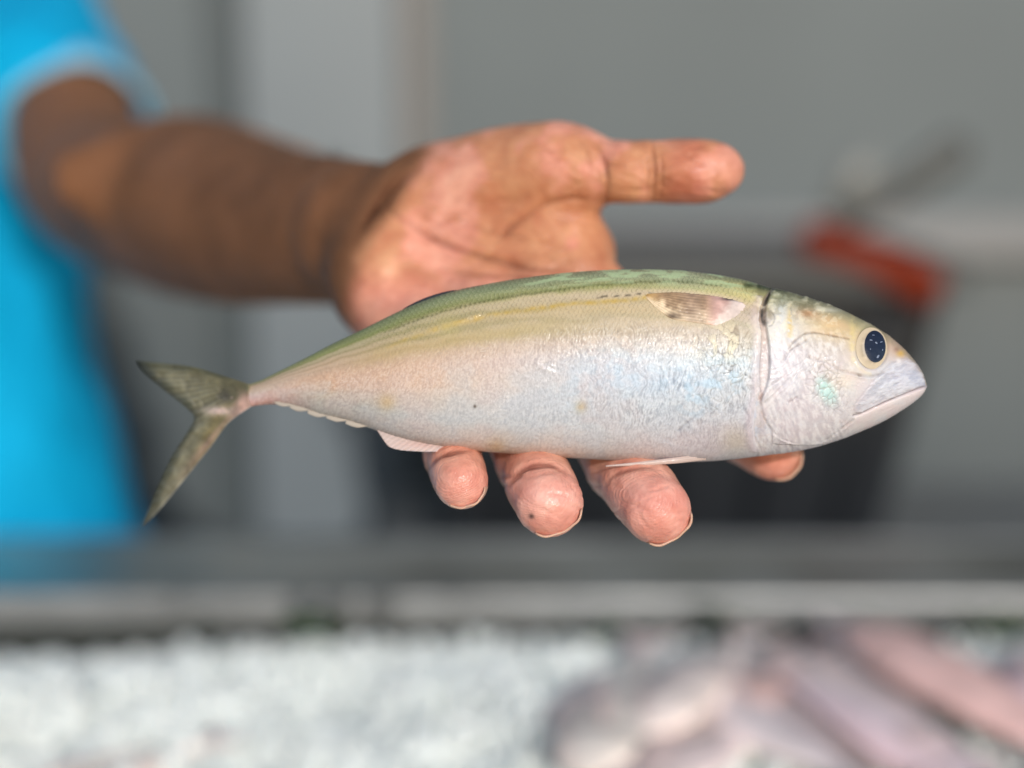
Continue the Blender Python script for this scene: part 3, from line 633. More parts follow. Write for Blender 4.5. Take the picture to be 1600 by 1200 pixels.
    prof = [(-.010, .0500), (-.009, .0520), (.007, .0505), (.009, .0490), (.007, .0470), (-.009, .0480)]
    for k in range(64):
        t = 2*math.pi*k/64
        for l, r_ in prof: Vh.append(h_+d_*l+(s1*math.cos(t)+s2*math.sin(t))*(r_+.0010*math.sin(t*5)))
    F_ = [[k*6+j, k*6+(j+1) % 6, ((k+1) % 64)*6+(j+1) % 6, ((k+1) % 64)*6+j] for k in range(64) for j in range(6)]
    mesh_obj('sleeve_hem', W(np.array(Vh)), F_, mat('pale_blue_rib', rgb(128, 182, 206), .8, bump=[(700, .0005)]), sh)
person()

# ------------------------------------------------------------------ the held fish
TOPX = [350, 380, 400, 440, 480, 520, 560, 600, 640, 680, 720, 760, 800, 850, 900, 950, 1000, 1050, 1100, 1150, 1190, 1210, 1250, 1300, 1340, 1370, 1400, 1420, 1435, 1443, 1447]
TOPY = [613, 603, 597, 578, 558, 537, 518, 498, 479, 464, 452, 444, 437, 430, 425, 422, 421, 422, 427, 435, 446, 452, 462, 478, 497, 513, 535, 555, 575, 590, 602]
BOTX = [350, 380, 400, 425, 450, 470, 500, 540, 570, 600, 640, 680, 720, 760, 800, 850, 900, 950, 1000, 1050, 1100, 1150, 1200, 1250, 1300, 1340, 1380, 1410, 1430, 1443, 1447]
BOTY = [627, 637, 634, 632, 634, 638, 648, 657, 666, 677, 689, 697, 702, 706, 709, 713, 716, 719, 721, 722, 721, 717, 711, 704, 691, 676, 658, 640, 626, 613, 605]
THX = [350, 385, 425, 500, 600, 700, 800, 900, 1000, 1100, 1200, 1300, 1370, 1410, 1435, 1447]
THY = [0.4, 5, 15, 33, 55, 70, 80, 86, 89, 89, 86, 74, 58, 43, 24, 5]
def f_top(x): return pchip(TOPX, TOPY, x)
def f_bot(x): return pchip(BOTX, BOTY, x)
def f_thk(x): return pchip(THX, THY, x)
def f_bend(x): return .019*np.clip((640-x)/420, 0, None)**1.7-.002*np.clip((x-1150)/300, 0, 1)**2*0
def f_front(x, y):                      # half thickness (px) at a point of the side view
    t, b = f_top(x), f_bot(x); q = np.clip((y-(t+b)/2)/((b-t)/2+1e-6), -1, 1)
    return f_thk(x)*np.maximum(1-q*q, 0)**np.where(q < 0, .47, .52)
def f_cam(x, y, h):                     # side-view px + height in front of the mid plane (px) -> camera frame
    s = D0/F_PX; D = D0+f_bend(x)-h*s
    k = (D0+f_bend(x))/F_PX
    return np.stack([(x-800)*k, D, (600-y)*k], -1)
def f_on(px, py, off=0.0):              # point on the near side whose picture position is px, py
    px, py = np.asarray(px, float), np.asarray(py, float); x, y = px.copy(), py.copy()
    for i in range(5):
        h = f_front(x, y)+off; D = D0+f_bend(x)-h*D0/F_PX; k = D/(D0+f_bend(x)); x, y = 800+(px-800)*k, 600+(py-600)*k
        y = np.clip(y, f_top(x)+.3, f_bot(x)-.3)
    return f_cam(x, y, f_front(x, y)+off)

TS = [0, .04, .08, .12, .16, .20, .25, .31, .38, .46, .58, .70, .82, .92, 1.0]
CT = {   # back-to-belly colours at several places of the body; dark back edge includes painted shade
    380: [(96, 100, 76), (110, 108, 84), (134, 118, 100), (150, 128, 112), (160, 138, 124), (170, 146, 134), (182, 158, 148), (190, 170, 160), (194, 178, 168), (196, 180, 170), (204, 176, 168), (210, 170, 160), (206, 150, 138), (196, 136, 120), (188, 132, 116)],
    500: [(84, 98, 66), (104, 118, 70), (134, 142, 90), (152, 150, 104), (166, 154, 116), (184, 158, 128), (194, 162, 134), (200, 166, 140), (206, 170, 144), (210, 174, 146), (212, 176, 146), (196, 180, 160), (186, 180, 168), (184, 178, 168), (186, 180, 170)],
    650: [(78, 94, 72), (104, 124, 88), (124, 134, 84), (148, 146, 94), (166, 158, 106), (166, 154, 102), (172, 158, 108), (192, 164, 124), (202, 172, 148), (208, 178, 156), (213, 184, 160), (204, 192, 178), (196, 196, 192), (202, 192, 186), (196, 172, 158)],
    800: [(96, 106, 86), (120, 138, 108), (144, 148, 100), (188, 174, 130), (190, 174, 130), (186, 166, 114), (190, 174, 138), (190, 172, 130), (204, 184, 168), (206, 188, 178), (210, 197, 184), (206, 204, 200), (205, 206, 202), (206, 196, 184), (200, 176, 156)],
    950: [(104, 112, 94), (138, 156, 126), (156, 156, 100), (202, 186, 150), (202, 184, 148), (200, 178, 124), (198, 182, 148), (198, 184, 156), (206, 192, 184), (206, 205, 207), (208, 211, 211), (210, 212, 207), (210, 210, 204), (208, 200, 190), (200, 180, 166)],
    1080: [(112, 124, 108), (150, 164, 136), (184, 182, 138), (216, 196, 158), (210, 188, 148), (206, 184, 142), (208, 190, 150), (214, 202, 190), (216, 212, 210), (216, 219, 219), (207, 220, 224), (212, 216, 213), (212, 210, 206), (212, 204, 200), (206, 190, 182)],
    1180: [(98, 108, 78), (190, 184, 118), (218, 203, 140), (216, 198, 150), (208, 188, 166), (206, 192, 182), (214, 208, 194), (216, 213, 198), (214, 216, 208), (210, 219, 220), (215, 216, 208), (215, 209, 202), (215, 203, 198), (215, 201, 196), (214, 200, 196)],
    1225: [(112, 118, 92), (150, 158, 134), (184, 186, 172), (200, 200, 192), (212, 210, 204), (216, 214, 210), (214, 212, 210), (210, 207, 208), (206, 201, 206), (204, 199, 207), (206, 201, 209), (206, 197, 202), (208, 197, 201), (212, 201, 202), (206, 200, 205)],
    1290: [(112, 108, 88), (176, 164, 134), (198, 172, 132), (206, 176, 136), (212, 188, 146), (212, 188, 152), (207, 191, 166), (205, 193, 178), (207, 195, 184), (208, 200, 190), (210, 210, 206), (211, 207, 206), (214, 206, 206), (216, 206, 206), (210, 206, 208)],
    1350: [(150, 142, 112), (176, 164, 124), (190, 176, 132), (196, 178, 140), (200, 180, 148), (202, 184, 154), (204, 188, 166), (206, 194, 180), (206, 197, 188), (205, 199, 196), (203, 202, 206), (206, 202, 206), (215, 206, 206), (216, 208, 208), (214, 207, 208)],
    1430: [(168, 140, 126), (176, 150, 136), (184, 162, 152), (188, 170, 162), (190, 176, 172), (190, 182, 184), (190, 188, 196), (188, 188, 201), (186, 188, 204), (186, 188, 205), (192, 192, 206), (212, 201, 204), (219, 207, 208), (221, 209, 211), (220, 209, 211)],
}
OPER = [(1204, 452), (1200, 466), (1197, 482), (1196, 500), (1199, 520), (1202, 545), (1203, 570), (1201, 592), (1197, 607), (1191, 619), (1189, 627), (1192, 645), (1199, 660), (1207, 672), (1216, 682), (1240, 691), (1265, 693), (1292, 690)]
CLEI = [(1203, 452), (1194, 464), (1188, 480), (1186, 500), (1190, 520), (1189, 545), (1187, 570), (1187, 592), (1188, 610), (1183, 628), (1178, 648), (1177, 668), (1180, 688), (1188, 708)]
MAXI = [(1392, 568), (1418, 558), (1436, 572), (1445, 590), (1447, 602), (1420, 612), (1390, 625), (1362, 637), (1346, 645), (1336, 643), (1335, 634), (1344, 622), (1362, 600), (1378, 582)]
def paint(x, y):
    t = np.clip((y-f_top(x))/(f_bot(x)-f_top(x)+1e-6), 0, 1); t = t+.006*fbm2(x/22, y/9, 3, 61)*(x < 1190)
    wx = x+6*fbm2(x/40, y/40, 2, 77)
    ks = sorted(CT); T = np.array([CT[k] for k in ks], float)/255
    i = np.clip(np.searchsorted(ks, wx)-1, 0, len(ks)-2); u = np.clip((wx-np.array(ks)[i])/np.diff(ks)[i], 0, 1)[:, None]
    j = np.clip(np.searchsorted(TS, t)-1, 0, len(TS)-2); v = np.clip((t-np.array(TS)[j])/np.diff(TS)[j], 0, 1)[:, None]; v = v*v*(3-2*v)*.5+v*.5
    col = (T[i, j]*(1-v)+T[i, j+1]*v)*(1-u)+(T[i+1, j]*(1-v)+T[i+1, j+1]*v)*u
    gr = (sstep(.08, .13, t)*sstep(.46, .32, t)*sstep(1188, 1170, x)*.42)[:, None]; col = col*(1-gr)+gr*np.array([192, 174, 154])/255
    gr = (sstep(.11, .05, t)*.45)[:, None]; col = col*(1-gr)+gr*np.array([144, 141, 112])/255
    H = np.zeros(x.shape)
    bodym = sstep(1188, 1170, x); headm = 1-bodym; tailm = sstep(520, 640, x)
    def mixc(mask, c):
        nonlocal col; mask = np.clip(mask, 0, 1)[:, None]; col = col*(1-mask)+mask*np.array(c)/255
    def mul(mask, f):
        nonlocal col; col = col*(1-np.clip(mask, 0, 1)[:, None]*(1-np.array(f)))
    # --- scales in slanting rows on the back and flank
    s = (x+3*fbm2(x/30, y/30, 2, 5))/7.4; r = (t*(f_bot(x)-f_top(x))+2.4*fbm2(x/36, y/36, 2, 6))/6.0
    ri = np.floor(r); sh = s+.5*(ri % 2); fx = sh-np.floor(sh)-.5; fy = r-ri-.5
    arc = fx+.42*np.cos(fy*math.pi)-.1; ramp = np.where(arc < 0, arc+1, arc); ramp = np.clip(1-ramp, 0, 1)
    up = sstep(.40, .12, t)*bodym*(.35+.65*tailm); idn = _h(np.floor(sh).astype(np.int64), ri.astype(np.int64), 0*ri.astype(np.int64), 9)
    H += .42*up*(ramp-.5)+.30*bodym*(1-sstep(.12, .4, t))*0
    mul(up*.42*sstep(.3, .0, ramp), (.60, .60, .56)); mixc(up*.22*sstep(.6, .95, ramp), (226, 220, 190)); mul(up*.22*(idn-.2), (.82, .84, .86))
    H += .22*bodym*(1-up)*(ramp-.5)*sstep(.95, .6, t)*(.5+.5*vn2(x/60, y/40, 8))
    pz = fbm2(x/55, y/38, 3, 140); tm = bodym*sstep(.36, .6, t)
    mixc(tm*.30*sstep(.0, .6, pz), (206, 186, 178)); mixc(tm*.28*sstep(.0, .6, -pz), (192, 199, 202))
    # --- upright wavy folds of loose skin on the flank
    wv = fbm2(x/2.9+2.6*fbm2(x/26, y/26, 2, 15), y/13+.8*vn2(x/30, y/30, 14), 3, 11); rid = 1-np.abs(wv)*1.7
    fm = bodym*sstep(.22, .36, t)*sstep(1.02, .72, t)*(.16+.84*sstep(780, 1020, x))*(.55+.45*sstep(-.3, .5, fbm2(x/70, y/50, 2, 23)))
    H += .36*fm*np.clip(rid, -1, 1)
    mul(fm*.66*sstep(.35, -.25, rid), (.72, .72, .74)); mixc(fm*.85*sstep(.66, .96, rid), (240, 239, 233))  # fold shading in the colour: valleys darkened, ridges whitened like highlights
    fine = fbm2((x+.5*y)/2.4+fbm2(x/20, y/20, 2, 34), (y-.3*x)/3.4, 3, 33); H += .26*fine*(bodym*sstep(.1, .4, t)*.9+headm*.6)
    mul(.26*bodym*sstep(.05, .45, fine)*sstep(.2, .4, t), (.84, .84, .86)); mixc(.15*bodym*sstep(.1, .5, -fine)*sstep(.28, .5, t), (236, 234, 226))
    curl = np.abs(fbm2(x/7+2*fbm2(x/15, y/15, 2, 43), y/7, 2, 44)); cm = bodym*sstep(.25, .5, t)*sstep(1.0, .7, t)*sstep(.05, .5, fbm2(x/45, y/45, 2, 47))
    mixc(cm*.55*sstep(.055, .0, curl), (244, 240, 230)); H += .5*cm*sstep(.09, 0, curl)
    # --- flank stripes: rows of dark points, gold line, olive bands
    y1 = pchip([560, 640, 700, 760, 850, 950, 1050, 1140], [538, 505, 485, 470, 456, 444, 440, 447], x); d = y-y1-1.2*fbm2(x/9, y/9, 2, 50)
    dots = .5+.5*np.sin(x*2*math.pi/7.4); mul(np.exp(-(d/2.2)**2)*(.18+.30*dots)*sstep(560, 640, x)*sstep(1170, 1120, x), (.42, .46, .36))
    y2 = pchip([560, 640, 720, 800, 900, 1000, 1040], [562, 529, 503, 487, 475, 466, 462], x); d = y-y2-1.5*fbm2(x/12, y/12, 2, 51)
    mixc(np.exp(-(d/4)**2)*.66*sstep(560, 700, x)*sstep(1050, 1000, x)*(.6+.4*vn2(x/8, y/8, 53)), (206, 166, 66))
    mul(np.exp(-((d+7)/1.4)**2)*.75*sstep(870, 930, x)*sstep(1030, 1000, x)*sstep(-.1, .4, vn2(x/9, y/30, 52)), (.30, .30, .28))
    stp = np.sin(t*2*math.pi*13+1.6*fbm2(x/60, y/20, 2, 160)); mul(.26*sstep(.1, .9, stp)*sstep(.05, .1, t)*sstep(.36, .26, t)*bodym*(.45+.55*sstep(900, 700, x)), (.72, .76, .62)); mixc(.22*sstep(.2, .9, -stp)*sstep(.08, .12, t)*sstep(.36, .26, t)*bodym, (204, 186, 160))
    y3 = pchip([520, 600, 680, 760, 850, 930], [578, 556, 540, 524, 508, 500], x); d = y-y3-3*fbm2(x/16, y/16, 2, 54)
    mixc(np.exp(-(d/12)**2)*.18*sstep(520, 600, x)*sstep(960, 820, x), (164, 146, 66))
    dk = fbm2(x/34+y/60, (y-f_top(x))/5, 3, 57); mul(sstep(.15, .0, t)*sstep(.0, .6, dk)*.16*bodym, (.62, .66, .60)); mixc(sstep(.10, .02, t)*sstep(.0, .5, -dk)*.75*bodym*sstep(700, 900, x), (168, 188, 150))
    # --- small marks
    for mx, my, w_, c_, k_ in ((908, 636, 9, (190, 158, 104), .5), (604, 628, 13, (200, 166, 110), .5), (775, 700, 14, (196, 160, 110), .5), (1150, 690, 24, (196, 182, 150), .45), (742, 635, 2.4, (70, 60, 50), .8), (1076, 668, 3, (150, 150, 150), .5), (700, 510, 18, (190, 178, 110), .3)):
        mixc(k_*np.exp(-((x-mx)**2+(y-my)**2)/w_**2), c_)
    d, _, q = pdist(x, y, [(1061, 672), (1075, 660), (1090, 648)]); mul(np.exp(-(d/2.5)**2)*.3, (.6, .62, .66)); H -= .8*np.exp(-(d/2)**2)
    # --- blue iridescent sheen painted into the skin colour
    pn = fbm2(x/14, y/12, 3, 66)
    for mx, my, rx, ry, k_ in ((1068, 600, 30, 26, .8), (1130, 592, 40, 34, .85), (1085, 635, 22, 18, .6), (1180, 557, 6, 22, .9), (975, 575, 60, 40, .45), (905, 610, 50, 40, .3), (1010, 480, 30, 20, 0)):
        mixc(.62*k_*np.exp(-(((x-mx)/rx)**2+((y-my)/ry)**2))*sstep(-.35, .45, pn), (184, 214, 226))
    # --- cracked silver skin behind the gill cover
    wx_, wy_ = x/13+.9*fbm2(x/24, y/24, 2, 71), y/19+.6*fbm2(x/24, y/24, 2, 72)-x/60
    f1, f2, cid = worley(wx_, wy_, 73); e = f2-f1
    cr = np.exp(-(((x-1140)/46)**2+((y-555)/56)**2))*sstep(492, 512, y)*sstep(1184, 1168, x); cr2 = np.exp(-(((x-1120)/60)**2+((y-610)/50)**2))*.6
    cm = np.clip(np.maximum(cr*1.3, cr2), 0, 1); thin = sstep(.10, .015, e)
    mul(thin*cm*.50, (.56, .53, .48)); H += -.7*thin*cm+.35*cm*(1-f1)
    mixc(cr*.55*(cid > .4)*(1-thin)*sstep(575, 540, y), (236, 226, 188))
    # --- collar rim behind the gill slit
    d, sd, q = pdist(x, y, CLEI, 40); inside = sd > 0
    rim = np.exp(-((d-8)/7)**2)*(x < 1200)*sstep(1.01, .99, q)*(y > 470)
    left = (x < np.interp(y, [p[1] for p in CLEI], [p[0] for p in CLEI]))
    rim = np.where(left, np.exp(-((d-7)/6.5)**2), 0)*(y > 462)*(y < 706)
    mixc(rim*.55, (222, 204, 202)); H += 1.6*rim
    mixc(np.where(left, np.exp(-(d/2.2)**2), 0)*.6*(y > 470), (236, 228, 228))
    # --- gill slit between collar and cover
    xe = np.interp(y, [p[1] for p in OPER[:14]], [p[0] for p in OPER[:14]]); xc = np.interp(y, [p[1] for p in CLEI], [p[0] for p in CLEI])
    slit = sstep(-1.2, 1.2, x-xc)*sstep(1.2, -1.2, x-xe)*(y > 450)*(y < 626)
    H -= 3.5*slit; mixc(slit*.7, (184, 160, 150))
    d, _, q = pdist(x, y, [(1211, 446), (1203, 458), (1197, 470), (1193, 482), (1192, 494), (1195, 504)], 20); mixc(np.exp(-(d/2.6)**2)*.9*(.75+.3*vn2(x/5, y/5, 180)), (30, 32, 34)); H -= 3.0*np.exp(-(d/4)**2)
    d, _, q = pdist(x, y, [(1166, 446), (1188, 447), (1210, 450), (1226, 453)], 14); mul(np.exp(-(d/5)**2)*.75, (.34, .40, .34))
    # --- gill cover plate
    d, sd, q = pdist(x, y, OPER, 60); cov = np.where((x > xe-.5) & (y < 693), 1, -1); sdist = d*cov
    H += 2.2*sstep(-2.5, 3.0, sdist)*np.exp(-np.clip(sdist, 0, None)/45)*(x > 1170)*sstep(1292, 1255, x)
    edge = np.exp(-((sdist-2.2)/1.6)**2); mixc(edge*.5*(q > .42), (234, 226, 226))
    mixc(np.exp(-((sdist+1.0)/1.8)**2)*.6*(q > .52)*(q < .70)*(x < 1214), (190, 142, 118))
    sub = inpoly(x, y, [(1181, 626), (1190, 628), (1194, 648), (1205, 668), (1207, 692), (1190, 702), (1180, 680), (1178, 655)])
    mixc(sub*.55*sstep(-.4, .3, pn), (206, 220, 238))
    d, _, q = pdist(x, y, [(1214, 681), (1226, 688), (1242, 692), (1262, 694), (1284, 692)], 20); mixc(np.exp(-(d/1.7)**2)*.8, (246, 240, 236)); H += 1.2*np.exp(-(d/2)**2)
    d, _, q = pdist(x, y, [(1195, 676), (1205, 690), (1230, 698), (1260, 700), (1300, 693)], 20); mul(np.exp(-(d/3)**2)*.14, (.7, .7, .74))
    d, _, q = pdist(x, y, [(1233, 628), (1238, 626), (1244, 621)], 8); mul(np.exp(-(d/1.7)**2)*.6, (.5, .42, .4)); H -= 1.2*np.exp(-(d/1.6)**2)
    d, _, q = pdist(x, y, [(1229, 622), (1236, 620), (1245, 617)], 8); mixc(np.exp(-(d/1.6)**2)*.6, (244, 246, 246))
    fan = fbm2(np.hypot(x-1262, y-560)/30, np.arctan2(y-560, x-1262)*16, 3, 80); fz = headm*sstep(545, 590, y)*sstep(1275, 1235, x)
    H += .8*fz*fan; mul(fz*.18*sstep(.05, .5, fan), (.82, .80, .84)); mixc(fz*.28*sstep(.05, .5, -fan), (232, 226, 232))
    mixc(.35*np.exp(-(((x-1218)/22)**2+((y-518)/34)**2)), (236, 236, 234)); mixc(.3*np.exp(-(((x-1250)/20)**2+((y-590)/26)**2)), (232, 232, 234))
    d, _, q = pdist(x, y, [(1204, 486), (1210, 496), (1206, 508), (1201, 510)], 12); mul(np.exp(-(d/1.2)**2)*.4, (.55, .55, .56)); H -= .7*np.exp(-(d/1.5)**2)
    mixc(.6*np.exp(-(((x-1202)/5)**2+((y-490)/10)**2)), (150, 142, 124))
    # --- yellow and tan skin on the top of the head
    hn = fbm2(x/9, y/7, 3, 83)
    mixc(.75*np.exp(-(((x-1234)/5)**2+((y-508)/26)**2))*sstep(-.5, .2, hn), (214, 184, 120)); mixc(.8*np.exp(-(((x-1262)/14)**2+((y-489)/7)**2)), (190, 146, 108))
    mixc(.4*np.exp(-(((x-1255)/16)**2+((y-477)/7)**2)), (130, 124, 98)); mixc(.55*np.exp(-(((x-1302)/22)**2+((y-508)/12)**2)), (220, 190, 148))
    mixc(.7*np.exp(-(((x-1332)/5)**2+((y-530)/30)**2))*sstep(-.6, .1, hn), (222, 202, 140)); mixc(.5*np.exp(-(((x-1290)/26)**2+((y-484)/4)**2)), (232, 230, 214))
    H += 1.0*hn*headm*sstep(560, 480, y)*sstep(1330, 1290, x)*.8
    mixc(.35*headm*sstep(.15, .55, hn)*sstep(540, 500, y)*sstep(1335, 1300, x), (238, 230, 200)); mul(.4*headm*sstep(.1, .5, -hn)*sstep(520, 480, y)*sstep(1300, 1270, x), (.72, .70, .62))
    for pts, w_, k_ in (([(1232, 545), (1240, 534), (1251, 525), (1262, 520), (1276, 520), (1295, 523), (1326, 529)], 1.7, .5), ([(1236, 546), (1250, 537), (1262, 530)], 1.5, .45), ([(1222, 566), (1229, 553), (1237, 545)], 1.5, .4), ([(1262, 556), (1272, 562), (1285, 564), (1299, 570), (1312, 578), (1330, 583), (1345, 586)], 1.8, .5), ([(1342, 586), (1360, 588), (1376, 584), (1392, 576)], 1.7, .4), ([(1291, 688), (1304, 678), (1318, 668), (1334, 655)], 1.6, .28)):
        d, sd, q = pdist(x, y, pts, 26); d = d+.9*vn2(x/6, y/6, 97); mul(np.exp(-(d/w_)**2)*k_*(.75+.4*vn2(x/11, y/11, 96)), (.52, .44, .38)); H -= .8*np.exp(-(d/(w_*1.2))**2)-.5*np.exp(-((d-3.5)/2)**2)*(sd > 0)
    mixc(.3*np.exp(-(((x-1290)/28)**2+((y-546)/18)**2)), (206, 196, 182))
    hw1, hw2, hc = worley(x/6+.8*fbm2(x/12, y/12, 2, 150), y/6+.8*fbm2(x/12, y/12, 2, 151), 152); hm = headm*sstep(1345, 1310, x)*sstep(525, 560, y)*sstep(-.2, .5, fbm2(x/26, y/26, 2, 153))
    mul(hm*.28*sstep(.14, .02, hw2-hw1), (.62, .60, .60)); mixc(hm*.35*(hc > .62), (240, 236, 236)); mul(hm*.14*(hc < .3), (.84, .82, .86)); H += hm*.35*(hc-.5)
    blot = fbm2(x/17, y/13, 3, 155); mixc(headm*.30*sstep(.05, .6, blot)*sstep(540, 580, y), (214, 194, 198)); mixc(headm*.25*sstep(.05, .6, -blot)*sstep(540, 580, y), (206, 212, 220))
    hc_ = (headm*sstep(515, 565, y)*sstep(1340, 1300, x)*.42)[:, None]; col = col*(1-hc_)+hc_*np.array([206, 203, 210])/255
    sil = fbm2((x-.4*y)/4.2, (y+.4*x)/11, 3, 190); mixc(headm*.36*sstep(.12, .5, sil)*sstep(505, 540, y)*sstep(1345, 1305, x), (240, 239, 240)); mul(headm*.24*sstep(.1, .5, -sil)*sstep(505, 540, y)*sstep(1345, 1305, x), (.80, .79, .82))  # silver highlights and the shading between them painted into the head colour
    # --- cheek with turquoise cells
    wx_, wy_ = x/9.5+.5*fbm2(x/20, y/20, 2, 90), y/10+.4*fbm2(x/20, y/20, 2, 91)+x/40
    f1, f2, cid = worley(wx_, wy_, 93); e = f2-f1; thin = sstep(.16, .02, e)
    ck = np.clip(1.35*np.exp(-(((x-1291-(y-600)*.22)/25)**2+((y-600)/38)**2)), 0, 1); mul(thin*ck*.42, (.52, .50, .46)); H += ck*(.9*(1-f1)-1.1*thin)
    tq = np.clip(1.6*np.exp(-(((x-1290-(y-605)*.35)/16)**2+((y-611)/25)**2))-.35, 0, 1); mixc(tq*.8*(1-.6*thin)*(.7+.3*cid), (170, 218, 214))  # turquoise iridescence painted into the cheek colour
    mixc(.4*np.exp(-(((x-1318)/24)**2+((y-595)/16)**2)), (228, 208, 184))
    # --- upper jaw plate, mouth, lower jaw
    mi = inpoly(x, y, MAXI); d, _, q = pdist(x, y, MAXI+MAXI[:1]); sdm = np.where(mi, d, -d)
    mn_ = fbm2(x/8+y/12, y/5, 3, 95); mixc(sstep(-5, 7, sdm)*.55, (190, 193, 205)); mixc(sstep(0, 3, sdm)*.4*sstep(.1, .5, mn_), (214, 218, 226)); mul(sstep(0, 4, sdm)*.3*sstep(.1, .5, -mn_), (.80, .82, .86))
    H += 1.1*sstep(-2, 3, sdm)+.6*mn_*(sdm > 0); mul(np.exp(-((sdm+1.2)/1.4)**2)*.14*(x < 1400), (.6, .58, .6))
    d, sd, q = pdist(x, y, [(1449, 603), (1422, 613.5), (1390, 626.5), (1364, 638), (1346, 647), (1334, 650)], 30); H -= 2.6*np.exp(-(d/2.0)**2); mul(np.exp(-((d)/1.6)**2)*.40, (.52, .50, .54)); mixc(np.exp(-((d-4.5)/2.2)**2)*(sd < 0)*.5*(x > 1336), (236, 226, 226))
    d, sd, q = pdist(x, y, [(1440, 606), (1400, 626), (1360, 647), (1320, 668), (1290, 688)], 20)
    # --- eye socket and nostril
    ex, ey = (x-1363)/30, (y-544)/38; er = np.hypot(ex, ey)*1.10; H = H*sstep(.75, 1.05, er)-4.2*sstep(.98, .80, er)+.5*np.exp(-((er-1.10)/.07)**2); mul(np.exp(-((er-.96)/.06)**2)*.15, (.62, .58, .50)); mixc(np.exp(-((er-1.17)/.10)**2)*.30*(x < 1362), (222, 206, 166))
    mixc(.85*np.exp(-(((x-1407)/6)**2+((y-552)/5)**2)), (206, 168, 70)); mul(.6*np.exp(-(((x-1401)/4)**2+((y-546)/4)**2)), (.6, .5, .45)); mixc(.8*np.exp(-(((x-1404)/4)**2+((y-564)/4)**2)), (240, 236, 232)); mixc(.4*np.exp(-(((x-1400)/20)**2+((y-540)/18)**2)), (198, 160, 146))
    lift = sstep(.16, .0, t)*bodym; col = col*(1+lift[:, None]*np.array([.16, .15, .10]))*np.where(x < 1190, .915, .94)[:, None]; col = col*(1+(sstep(.36, .6, t)*bodym)[:, None]*(np.array([-.005, .0, .03])+sstep(700, 950, x)[:, None]*np.array([-.02, -.005, .02])))  # back lightened in colour to make up for the low sun
    wet = .13*np.exp(-.5*fbm2(x/9, y/9, 2, 170)); spark = fbm2(x/2.4, y/2.0, 2, 171)
    for mx, my, rx, ry, sl in ((748, 494, 9, 4, 0), (735, 498, 8, 3.5, 0), (724, 502, 6, 3, 0), (848, 570, 6, 5, 0), (858, 576, 7, 4, 0), (867, 580, 5, 3, 0), (864, 570, 5, 3, 0), (640, 519, 3, 2, 0), (700, 523, 4, 2, 0), (1040, 690, 8, 4, 0), (770, 690, 6, 4, 0), (1302, 519, 7, 2, 0)):
        g_ = np.exp(-(((x-mx)/rx)**2+((y-my-sl*(x-mx))/ry)**2)); wet = np.maximum(wet, np.clip(1.5*g_, 0, 1)); H = H+.45*g_*spark+((-.20 if my < 530 else .26)*(y-my)-.18*(x-mx))*g_
    return col, H, np.clip(wet, 0, 1)

M_fish = mat('fish_skin', None, .5, attr=True, coat=.20, coat_rough=.07, spec=.14, bump=[(1500, .00010)], rough_noise=(300, .42, .62), sss=.12, sss_r=(1, .8, .7), sss_s=.001)
M_fish.node_tree.nodes['Principled BSDF'].inputs['Metallic'].default_value = .05
_w = M_fish.node_tree.nodes.new('ShaderNodeAttribute'); _w.attribute_name = 'wet'; M_fish.node_tree.links.new(_w.outputs['Fac'], M_fish.node_tree.nodes['Principled BSDF'].inputs['Coat Weight'])
M_fin = translucent(mat('fin_membrane', None, .4, attr=True, coat=.4, coat_rough=.12, bump=[(900, .0001)]), .35)
def coons(U, Lw, B, T, nr, nv):
    u, l, b, t = spline(U, nr), spline(Lw, nr), spline(B, nv), spline(T, nv); r = np.linspace(0, 1, nr)[:, None, None]; v = np.linspace(0, 1, nv)[None, :, None]
    return (1-v)*u[:, None]+v*l[:, None]+(1-r)*b[None]+r*t[None]-((1-r)*(1-v)*u[0]+(1-r)*v*l[0]+r*(1-v)*u[-1]+r*v*l[-1])
def slab(name, front, back, colors, m, parent):
    """closed thin solid from two matching (nr,nv,3) sheets"""
    nr, nv = front.shape[:2]; n = nr*nv; f = grid_faces(nr, nv); F = [f, f[:, ::-1]+n]
    i = np.arange(nr-1); j = np.arange(nv-1)
    for a, b, fl in ((i*nv, (i+1)*nv, 0), (i*nv+nv-1, (i+1)*nv+nv-1, 1), (j, j+1, 1), ((nr-1)*nv+j, (nr-1)*nv+j+1, 0)):
        q = np.stack([a, a+n, b+n, b], 1); F.append(q if not fl else q[:, ::-1])
    c = colors.reshape(-1, 3)
    return mesh_obj(name, W(np.vstack([front.reshape(-1, 3), back.reshape(-1, 3)])), np.vstack(F), m, parent, lin(np.vstack([c, c])))
